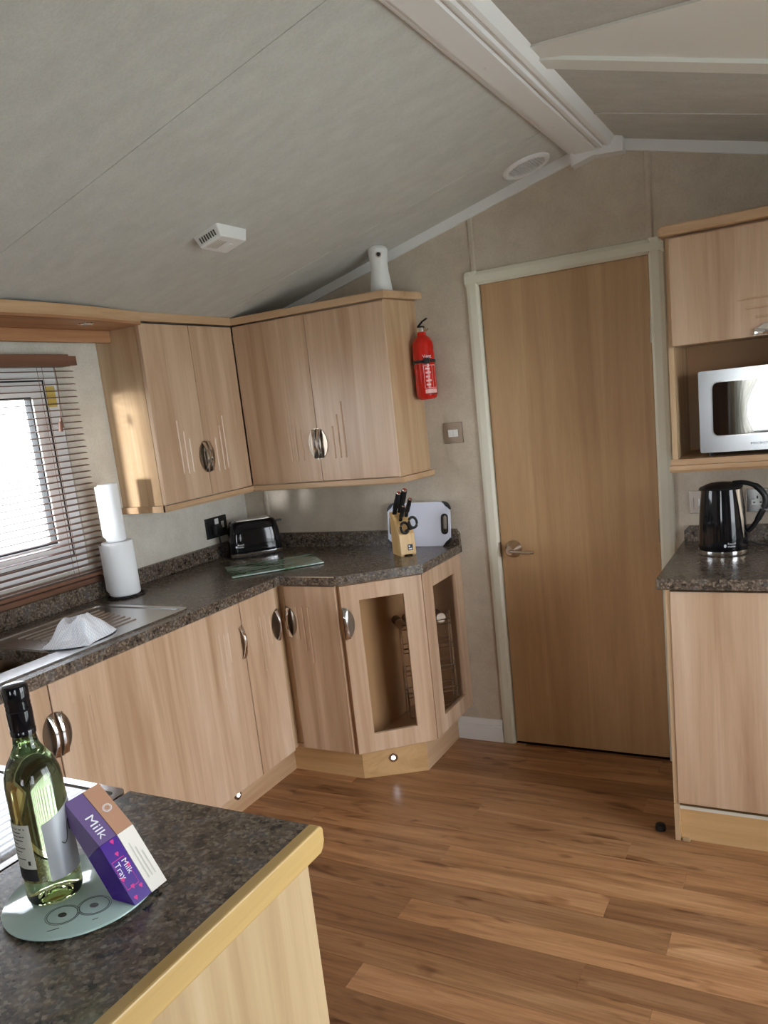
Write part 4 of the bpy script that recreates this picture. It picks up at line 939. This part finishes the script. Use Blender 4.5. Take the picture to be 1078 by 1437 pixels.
b = NB(); box(b, EC.x-.036, EC.x-.010, -.0125, -.0005, EC.z+.004, EC.z+.232, .002); box(b, EC.x-.036, EC.x-.028, -.030, -.0125, EC.z+.01, EC.z+.06); part('wall_bracket', b, 'blackm', t)
def onext(a0, z0):
    return lambda x, y: (EC.x+(R_+.0006)*math.cos(a0+x/R_), EC.y+(R_+.0006)*math.sin(a0+x/R_), EC.z+z0+y)
A_ = math.radians(-72)
text('Vent', .022, 'print', t, onext(A_, .166), sx=.9)
def patch(b, a0, a1, z0, z1, r, n=8):
    L = [(b.verts.new((EC.x+r*math.cos(a0+(a1-a0)*i/n), EC.y+r*math.sin(a0+(a1-a0)*i/n), EC.z+z0)), b.verts.new((EC.x+r*math.cos(a0+(a1-a0)*i/n), EC.y+r*math.sin(a0+(a1-a0)*i/n), EC.z+z1))) for i in range(n+1)]
    for P, Q in zip(L, L[1:]): b.faces.new((P[0], Q[0], Q[1], P[1]))
b = NB(); r_ = R_+.0006; e_ = .05
for z0, z1 in ((.046, .048), (.136, .138)): patch(b, A_, A_+1.25, z0, z1, r_)
for a in (A_, A_+.82, A_+1.22): patch(b, a, a+.035, .046, .138, r_, 1)
for k in range(5):
    z = .125-.016*k; patch(b, A_+.16, A_+.16+(.45, .5, .38, .52, .42)[k], z-.004, z+.003, r_, 4)
patch(b, A_, A_+1.25, .026, .042, r_)
part('label_print', b, 'pinkprint', t)
b = NB(); patch(b, A_-.2, A_+1.45, .021, .0235, R_+.0008); part('band', b, 'ink', t)

# ------------------------------------------------------------------ air freshener, smoke alarm, ceiling vent
FC = V((.940, -.125, UZ1+.0325))
t = thing('air_freshener', 'white automatic air freshener standing on top of the back wall cabinet', 'air freshener', FC)
zs = FC.z
b = NB(); a_ = math.radians(-62); ring = []
for z, r, dx in ((0, .045, 0), (.004, .046, 0), (.05, .041, 0), (.085, .036, 0), (.115, .035, 0), (.145, .038, 0), (.170, .040, 0), (.185, .038, 0), (.198, .030, 0), (.204, .014, 0)):
    ring.append(([(FC.x+r*math.cos(2*PI*i/28), FC.y+r*math.sin(2*PI*i/28)*.95) for i in range(28)], zs+z))
loft(b, ring)
for v in b.verts:                          # sloping crown
    q = (v.co.z-zs)
    if q > .165: v.co.z -= (q-.165)*.5*max(0, .5+((v.co.x-FC.x)*.9+(v.co.y-FC.y)*-.3)/.04)
part('body', b, 'plastic', t, True)
dN = V((math.cos(a_), math.sin(a_)*.95, 0)); c = FC+dN*.0345+V((0, 0, .148))
b = NB(); cyl(b, c-dN*.004, c+dN*.004, .013, .012, 20); part('nozzle_ring', b, 'nickel', t, True); b = NB(); cyl(b, c+dN*.0041, c+dN*.0052, .008, .007, 16); part('nozzle', b, 'ink', t)
sl = math.atan(SL)
def ceilframe(x, y):
    o = V((x, y, zc(x))); U = V((math.cos(sl), 0, math.sin(sl))); N = V((math.sin(sl), 0, -math.cos(sl)))  # left slope: U uphill, N into the room
    return o, U, V((0, 1, 0)), N
O_, U_, Y_, N_ = ceilframe(.82, -.965)
G = lambda p, a: O_+U_*p[0]+Y_*p[1]+N_*a
t = thing('smoke_alarm', 'white square smoke alarm fixed to the sloping ceiling', 'smoke alarm', O_)
b = NB(); R0, R1 = rounded(-.052, .052, -.075, .075, .006, 3), rounded(-.046, .046, -.064, .064, .006, 3)
A = [b.verts.new(G(p, .0005)) for p in R0]; B = [b.verts.new(G(p, .034)) for p in R1]; D = [b.verts.new(G((p[0]*.96, p[1]*.96), .037)) for p in R1]; n = len(A)
for P, Q in ((A, B), (B, D)):
    for i in range(n): b.faces.new((P[i], P[(i+1) % n], Q[(i+1) % n], Q[i]))
b.faces.new(A); b.faces.new(D); part('case', b, 'plastic', t)
for k in range(7):                          # vents on the side towards the window, grille below
    u = -.030+.010*k; b = NB(); prism(b, [(u-.0015, .012), (u+.0015, .012), (u+.0015, .028), (u-.0015, .028)], 0, 1, lambda p, a: O_+U_*p[0]+Y_*(-.0725+(p[1]-.012)*.34-.0022*a)+N_*p[1]); part('vent_slot', b, 'ink', t)
for k in range(5):
    v = -.048+.010*k; b = NB(); prism(b, rounded(-.030, .020, v-.0015, v+.0015, .001, 2), .0371, .0376, G); part('vent_slot', b, 'nickel', t)
b = NB(); prism(b, rounded(-.012, .012, .012, .036, .008, 4), .0371, .0395, G); part('test_button', b, 'plastic', t)
b = NB(); prism(b, [(.0465, .005), (.0505, .005), (.0505, .02), (.0465, .02)], .012, .026, lambda p, a: O_+U_*(.0525-(a)*.18)+Y_*p[1]*1.0+N_*a) if False else box(b, 0, .0001, 0, .0001, 0, .0001); b.free()
O_, U_, Y_, N_ = ceilframe(1.568, -.118)
t = thing('ceiling_vent', 'round white ceiling vent with a lattice grille beside the beam', 'vent', O_)
n = 40; RR_ = .088; circ = lambda r: [(r*math.cos(2*PI*i/n), r*math.sin(2*PI*i/n)) for i in range(n)]
b = NB(); A = [[b.verts.new(G(p, d)) for p in circ(r)] for r, d in ((RR_, .0005), (RR_-.002, .007), (RR_-.010, .011), (RR_-.020, .009), (RR_-.023, .004))]
for P, Q in zip(A, A[1:]):
    for i in range(n): b.faces.new((P[i], P[(i+1) % n], Q[(i+1) % n], Q[i]))
part('ring', b, 'white', t, True)
b = NB(); prism(b, circ(RR_-.022), .0008, .0025, G); part('backing', b, 'backing', t)
b = NB(); r = RR_-.022
for k in range(-6, 7):
    v = k*.0098; hlen = math.sqrt(max(r*r-v*v, 0))
    if hlen > .01:
        prism(b, [(-hlen, v-.0013), (hlen, v-.0013), (hlen, v+.0013), (-hlen, v+.0013)], .003, .0052, G); prism(b, [(v-.0013, -hlen), (v+.0013, -hlen), (v+.0013, hlen), (v-.0013, hlen)], .0053, .0075, G)
part('grille', b, 'white', t)
b = NB(); lathe(b, [(.004, 0), (.006, .006), (0, .009)], 12); 
for v in b.verts: v.co = G((v.co.x+.036, v.co.y+.036), .0078+v.co.z)
part('grille_knob', b, 'plastic', t)

# ------------------------------------------------------------------ microwave, kettle
MX0, MX1, MY = 2.141, 2.60, -.283
t = thing('microwave', 'silver microwave oven in the niche of the right wall cabinet', 'microwave', (2.37, -.14, 1.236))
b = NB(); box(b, MX0+.004, MX1-.004, MY+.02, -.02, 1.2515, 1.512, .003); part('case', b, 'microsteel', t)
for x in (MX0+.03, MX1-.03):
    for y in (MY+.035, -.04): b = NB(); cyl(b, (x, y, 1.2362), (x, y, 1.2512), .008, seg=10); part('foot', b, 'blackm', t)
b = NB(); win = rounded(2.178, 2.475, 1.300, 1.478, .020, 5); out_ = rounded(MX0, MX1, 1.250, 1.514, .006, 5)
ringplate(b, out_, win, MY, MY+.018, lambda p, a: (p[0], a, p[1])); part('front_frame', b, 'microsteel', t)
b = NB(); w2 = rounded(2.1815, 2.4715, 1.3035, 1.4745, .018, 5); ringplate(b, win, w2, MY-.0012, MY+.004, lambda p, a: (p[0], a, p[1])); part('window_trim', b, 'chrome', t)
b = NB(); prism(b, rounded(2.179, 2.474, 1.301, 1.477, .019, 5), MY+.004, MY+.008, lambda p, a: (p[0], a, p[1])); part('window', b, 'microglass', t)
b = NB(); box(b, 2.50, 2.585, MY-.0015, MY-.0003, 1.275, 1.495); part('control_panel', b, 'blackm', t)
text('MICROWAVE', .0105, 'ink', t, lambda x, y: (2.292+x, MY-.0004, 1.2685+y), sx=1.5)
KC = V((2.196, -.222, .9))
t = thing('kettle', 'gloss black kettle with a chrome base ring on the right worktop', 'kettle', KC, local=True)
b = NB(); lathe(b, [(.077, .0175), (.078, .02), (.0775, .06), (.075, .10), (.0715, .15), (.0665, .20), (.064, .222), (.0, .223)], 48); part('body', b, 'black', t, True)
b = NB(); lathe(b, [(.074, .001), (.079, .0025), (.080, .006), (.0795, .017), (.0, .0172)], 48); part('base_ring', b, 'chrome', t, True)
b = NB(); lathe(b, [(.0655, .2235), (.067, .227), (.063, .232), (.045, .239), (.02, .243), (0, .244)], 40)
for v in b.verts:                                                               # pouring lip to the left
    if v.co.x < -.03: v.co.x -= .006*((-v.co.x-.03)/.037); v.co.z -= .004*((-v.co.x-.03)/.037)
part('lid', b, 'blackm', t, True)
b = NB(); L = []
for z, w_ in ((.222, .030), (.18, .023), (.13, .015), (.085, .008), (.06, .003)):   # grey wedge where the handle joins
    r = {.222: .0645, .18: .0690, .13: .0735, .085: .0765, .06: .078}[z]
    L.append([b.verts.new((r*math.cos(a)+.0, r*math.sin(a), z)) for a in [math.radians(-32)+(-w_/2+w_*k/5)/r for k in range(6)]]+[b.verts.new(((r+.0035)*math.cos(a), (r+.0035)*math.sin(a), z)) for a in [math.radians(-32)+(w_/2-w_*k/5)/r for k in range(6)]])
for P, Q in zip(L, L[1:]):
    for i in range(12): b.faces.new((P[i], P[(i+1) % 12], Q[(i+1) % 12], Q[i]))
b.faces.new(L[0]); b.faces.new(L[-1]); part('handle_bracket', b, 'steel', t, True)
hp = smoothpath([(.035, 0, .238), (.07, 0, .238), (.105, 0, .225), (.130, .0, .195), (.133, 0, .165), (.118, 0, .13), (.098, 0, .095), (.078, 0, .072)], 5)
b = NB(); tube(b, hp, [.010]*10+[.013]*8+[.0125]*10+[.010]*8, 12, flat=.8); part('handle', b, 'blackm', t, True)
kr = lambda z: .0775 if z < .06 else .0772
ka = math.radians(-74)
text('Russell\nHobbs', .0095, 'print', t, lambda x, y: (kr(0)*math.cos(ka+x/.0785)*1.012, kr(0)*math.sin(ka+x/.0785)*1.012, .042+y))
b = NB(); n = 10
b.faces.new([b.verts.new((.0786*math.cos(ka-.10+.055*math.cos(2*PI*i/n)), .0786*math.sin(ka-.10+.055*math.cos(2*PI*i/n)), .038+.006*math.sin(2*PI*i/n))) for i in range(n)]); part('emblem', b, 'print', t)

# ------------------------------------------------------------------ round glass board, bottle, cartons
t = thing('round_glass_board', 'round pale glass board printed with two rings, under the bottle', 'board', (1.578, -2.457, .9), local=True)
b = NB(); lathe(b, [(.0, .003), (.101, .003), (.1035, .0045), (.1035, .006), (.102, .0075), (0, .0075)], 72); part('glass', b, 'plate', t, True, angle=1.2)
for a in range(3): b = NB(); cyl(b, (.08*math.cos(a*2.09), .08*math.sin(a*2.09), .0004), (.08*math.cos(a*2.09), .08*math.sin(a*2.09), .0029), .006, seg=10); part('foot', b, 'rubber', t)
def flat(b, pts): b.faces.new([b.verts.new((x, y, .0078)) for x, y in pts])
for cx, cy in ((.021, -.051), (.047, -.020)):
    b = NB(); n = 28
    for r, w in ((.021, .0008), (.0235, .0005)): ringplate(b, [(cx+r*math.cos(2*PI*i/n), cy+r*.9*math.sin(2*PI*i/n)) for i in range(n)], [(cx+(r-w)*math.cos(2*PI*i/n), cy+(r-w)*.9*math.sin(2*PI*i/n)) for i in range(n)], .0076, .0079, fz)
    flat(b, [(cx+.0065*math.cos(2*PI*i/16), cy+.005*math.sin(2*PI*i/16)) for i in range(16)])
    for k in range(0): a = 2.2+.25*k; flat(b, [(cx+.023*math.cos(a), cy+.023*math.sin(a)), (cx+.031*math.cos(a+.05), cy+.031*math.sin(a+.05)), (cx+.023*math.cos(a+.1), cy+.023*math.sin(a+.1))])
    part('ring_print', b, 'ink', t)
b = NB(); flat(b, [(.030, -.083), (.031, -.084), (.041, -.073), (.040, -.072)]); flat(b, [(.070, -.044), (.071, -.045), (.075, -.039), (.074, -.038)]); part('dash_print', b, 'ink', t)
BC = V((1.545, -2.473, .908))
t = thing('wine_bottle', 'green glass bottle of white wine with a black cap on the round board', 'bottle', BC, local=True)
b = NB(); lathe(b, [(0, .020), (.012, .017), (.024, .006), (.030, .0008), (.035, .002), (.037, .008), (.037, .168), (.0355, .182), (.030, .197), (.022, .210), (.0165, .221), (.0148, .235), (.0143, .262), (.0143, .290), (0, .290)], 56); part('glass', b, 'bottle', t, True, angle=1.0)
b = NB(); lathe(b, [(0, .219), (.010, .219), (.0125, .228), (.0120, .240), (.0118, .285), (0, .285)], 32)
bb_ = part('air_space', b, 'bottle', t, True, angle=1.0)
bb_.data.flip_normals()
b = NB(); lathe(b, [(.0150, .236), (.0162, .2365), (.0164, .243), (.0158, .244), (.0163, .246), (.0165, .270), (.0158, .271), (.0165, .273), (.0158, .277), (.0165, .279), (.0158, .283), (.0165, .285), (.0165, .302), (.015, .305), (0, .3055)], 40); part('screw_cap', b, 'black', t, True)
def bpatch(m, a0, a1, zf, nm, r=.0374, n=28, nz=1, lbl=None, thick=.0003):
    b = NB(); L = []
    for i in range(n+1):
        a = math.radians(a0+(a1-a0)*i/n); lo_, hi_ = zf(i/n); L.append([b.verts.new((rr*math.cos(a), rr*math.sin(a), z)) for rr in (r, r+thick) for z in (lo_, hi_)])
    for A, B in zip(L, L[1:]):
        for i, j in ((0, 1), (1, 3), (3, 2), (2, 0)): b.faces.new((A[i], B[i], B[j], A[j]))
    b.faces.new([L[0][i] for i in (0, 1, 3, 2)]); b.faces.new([L[-1][i] for i in (0, 1, 3, 2)])
    return part(nm, b, m, t, True, lbl)
fr = bpatch('bottlelabel', -38, 98, lambda s: (.036, .118+.022*min(1, s*1.5)), 'front_label', lbl='grey front label with a slanting top edge')
bk = bpatch('cream', -152, -62, lambda s: (.058, .122), 'back_label', lbl='cream back label with small print'); bpatch('ink', -152, -62, lambda s: (.040, .0578), 'back_label_band')
def onb(a0, z0, r=.0380): return lambda x, y: (r*math.cos(math.radians(a0)+x/r), r*math.sin(math.radians(a0)+x/r), z0+y)
b = NB(); sp_ = smoothpath([(.004, .0, 0), (.008, -.004, 0), (.013, .0, 0), (.017, .016, 0), (.021, .026, 0), (.021, .010, 0), (.026, .018, 0), (.031, .028, 0), (.031, .012, 0), (.036, .010, 0)], 5)
f_ = onb(-10, .085); tube(b, [f_(p.x, p.y) for p in sp_], .0007, 5); part('script_flourish', b, 'ink', fr)
b = NB()
for k in range(9):
    z = .116-.0055*k; a0, a1 = -140, (-72, -84, -76, -80, -95, -78, -88, -100, -82)[k]
    n = 6; q = [(math.radians(a0+(a1-a0)*i/n)) for i in range(n+1)]
    for u, v in zip(q, q[1:]): b.faces.new([b.verts.new((.03785*math.cos(a), .03785*math.sin(a), zz)) for a, zz in ((u, z-.0007), (v, z-.0007), (v, z+.0007), (u, z+.0007))])
n = 4; b.faces.new([b.verts.new((.03785*math.cos(math.radians(a)), .03785*math.sin(math.radians(a)), z)) for a, z in ((-78, .064), (-72, .064), (-72, .070), (-78, .070))])
part('small_print', b, 'ink', bk)
# two slim cartons leaning on the bottle
ZBd = .9078
prof = [(1.682, ZBd), (1.634, .985), (1.580, 1.040), (1.566, 1.026), (1.640, ZBd)]
def carton(name, label, y0, y1, mlow, mhigh):
    t = thing(name, label, 'box', (1.66, (y0+y1)/2, ZBd))
    b = NB(); prism(b, [prof[0], prof[1], (1.606, .9632), (1.640, ZBd+.0002)][::1], y0, y1, fy); part('lower_half', b, mlow, t)
    b = NB(); prism(b, [(1.6338, .9854), prof[2], prof[3], (1.6058, .9636)], y0, y1, fy); part('upper_half', b, mhigh, t)
    return t
F1 = lambda u, v, y: V((1.682-.048*v, y, ZBd+.077*v))        # on the lower slanted face, v 0..1 up
N1 = V((.849, 0, .529)); N2 = V((.714, 0, .70))
F2 = lambda v, y: V((1.634-.054*v, y, .985+.055*v))
p = carton('chocolate_box', 'purple chocolate carton leaning on the bottle, on the side nearer the viewer', -2.4585, -2.4285, 'purple', 'lavender')
f1 = lambda y, v: F1(0, v, y)+N1*.0004
f2 = lambda y, v: F2(v, y)+N2*.0004
# lettering reads down the slope
Lw = .0907; L2 = .0771
text('Milk\nTray', .0125, 'print', p, lambda x, y: f1(-2.4425+y, .66-x/Lw))
b = NB()
for u, v in ((-2.4395, .97), (-2.4425, .78), (-2.436, .20), (-2.447, .26), (-2.4545, .42), (-2.4515, .10), (-2.436, .55)):
    for s in (-1, 1): b.faces.new([b.verts.new(f1(u+s*.0014+.0017*math.cos(2*PI*i/10), v+(.0017*math.sin(2*PI*i/10))/Lw)) for i in range(10)])
    b.faces.new([b.verts.new(f1(u+du, v+dv/Lw)) for du, dv in ((-.003, -.0006), (.003, -.0006), (0, -.0048))])
part('heart_print', b, 'pink', p)
b = NB()
for u0, u1, v0, v1 in ((-2.4565, -2.4357, .69, .70), (-2.4565, -2.4357, .24, .25), (-2.4565, -2.4560, .25, .69), (-2.4362, -2.4357, .25, .69)): b.faces.new([b.verts.new(f1(u, v)) for u, v in ((u0, v0), (u1, v0), (u1, v1), (u0, v1))])
part('frame_print', b, 'pink', p)
text('Milk', .020, 'print', p, lambda x, y: f2(-2.4505+y, .58-x/L2), sx=1.1)
p = carton('biscuit_box', 'slim white and tan carton leaning beside the purple one', -2.4275, -2.3985, 'card', 'tan')
b = NB()
for k in range(3):
    u = -2.420+.006*k; b.faces.new([b.verts.new(f1(a, v)) for a, v in ((u, .2), (u+.002, .2), (u+.002, .8-.1*k), (u, .8-.1*k))])
part('small_print', b, 'cream', p)
b = NB(); n = 20
for r in (.0075, .0055): 
    o1 = [(r*math.cos(2*PI*i/n), r*.8*math.sin(2*PI*i/n)) for i in range(n)]
    for i in range(n):
        j = (i+1) % n; b.faces.new([b.verts.new(f2(-2.413+q[0]*k_, .52+q[1]*k_/L2)) for q, k_ in ((o1[i], 1), (o1[j], 1), (o1[j], .86), (o1[i], .86))])
part('ring_print', b, 'print', p)
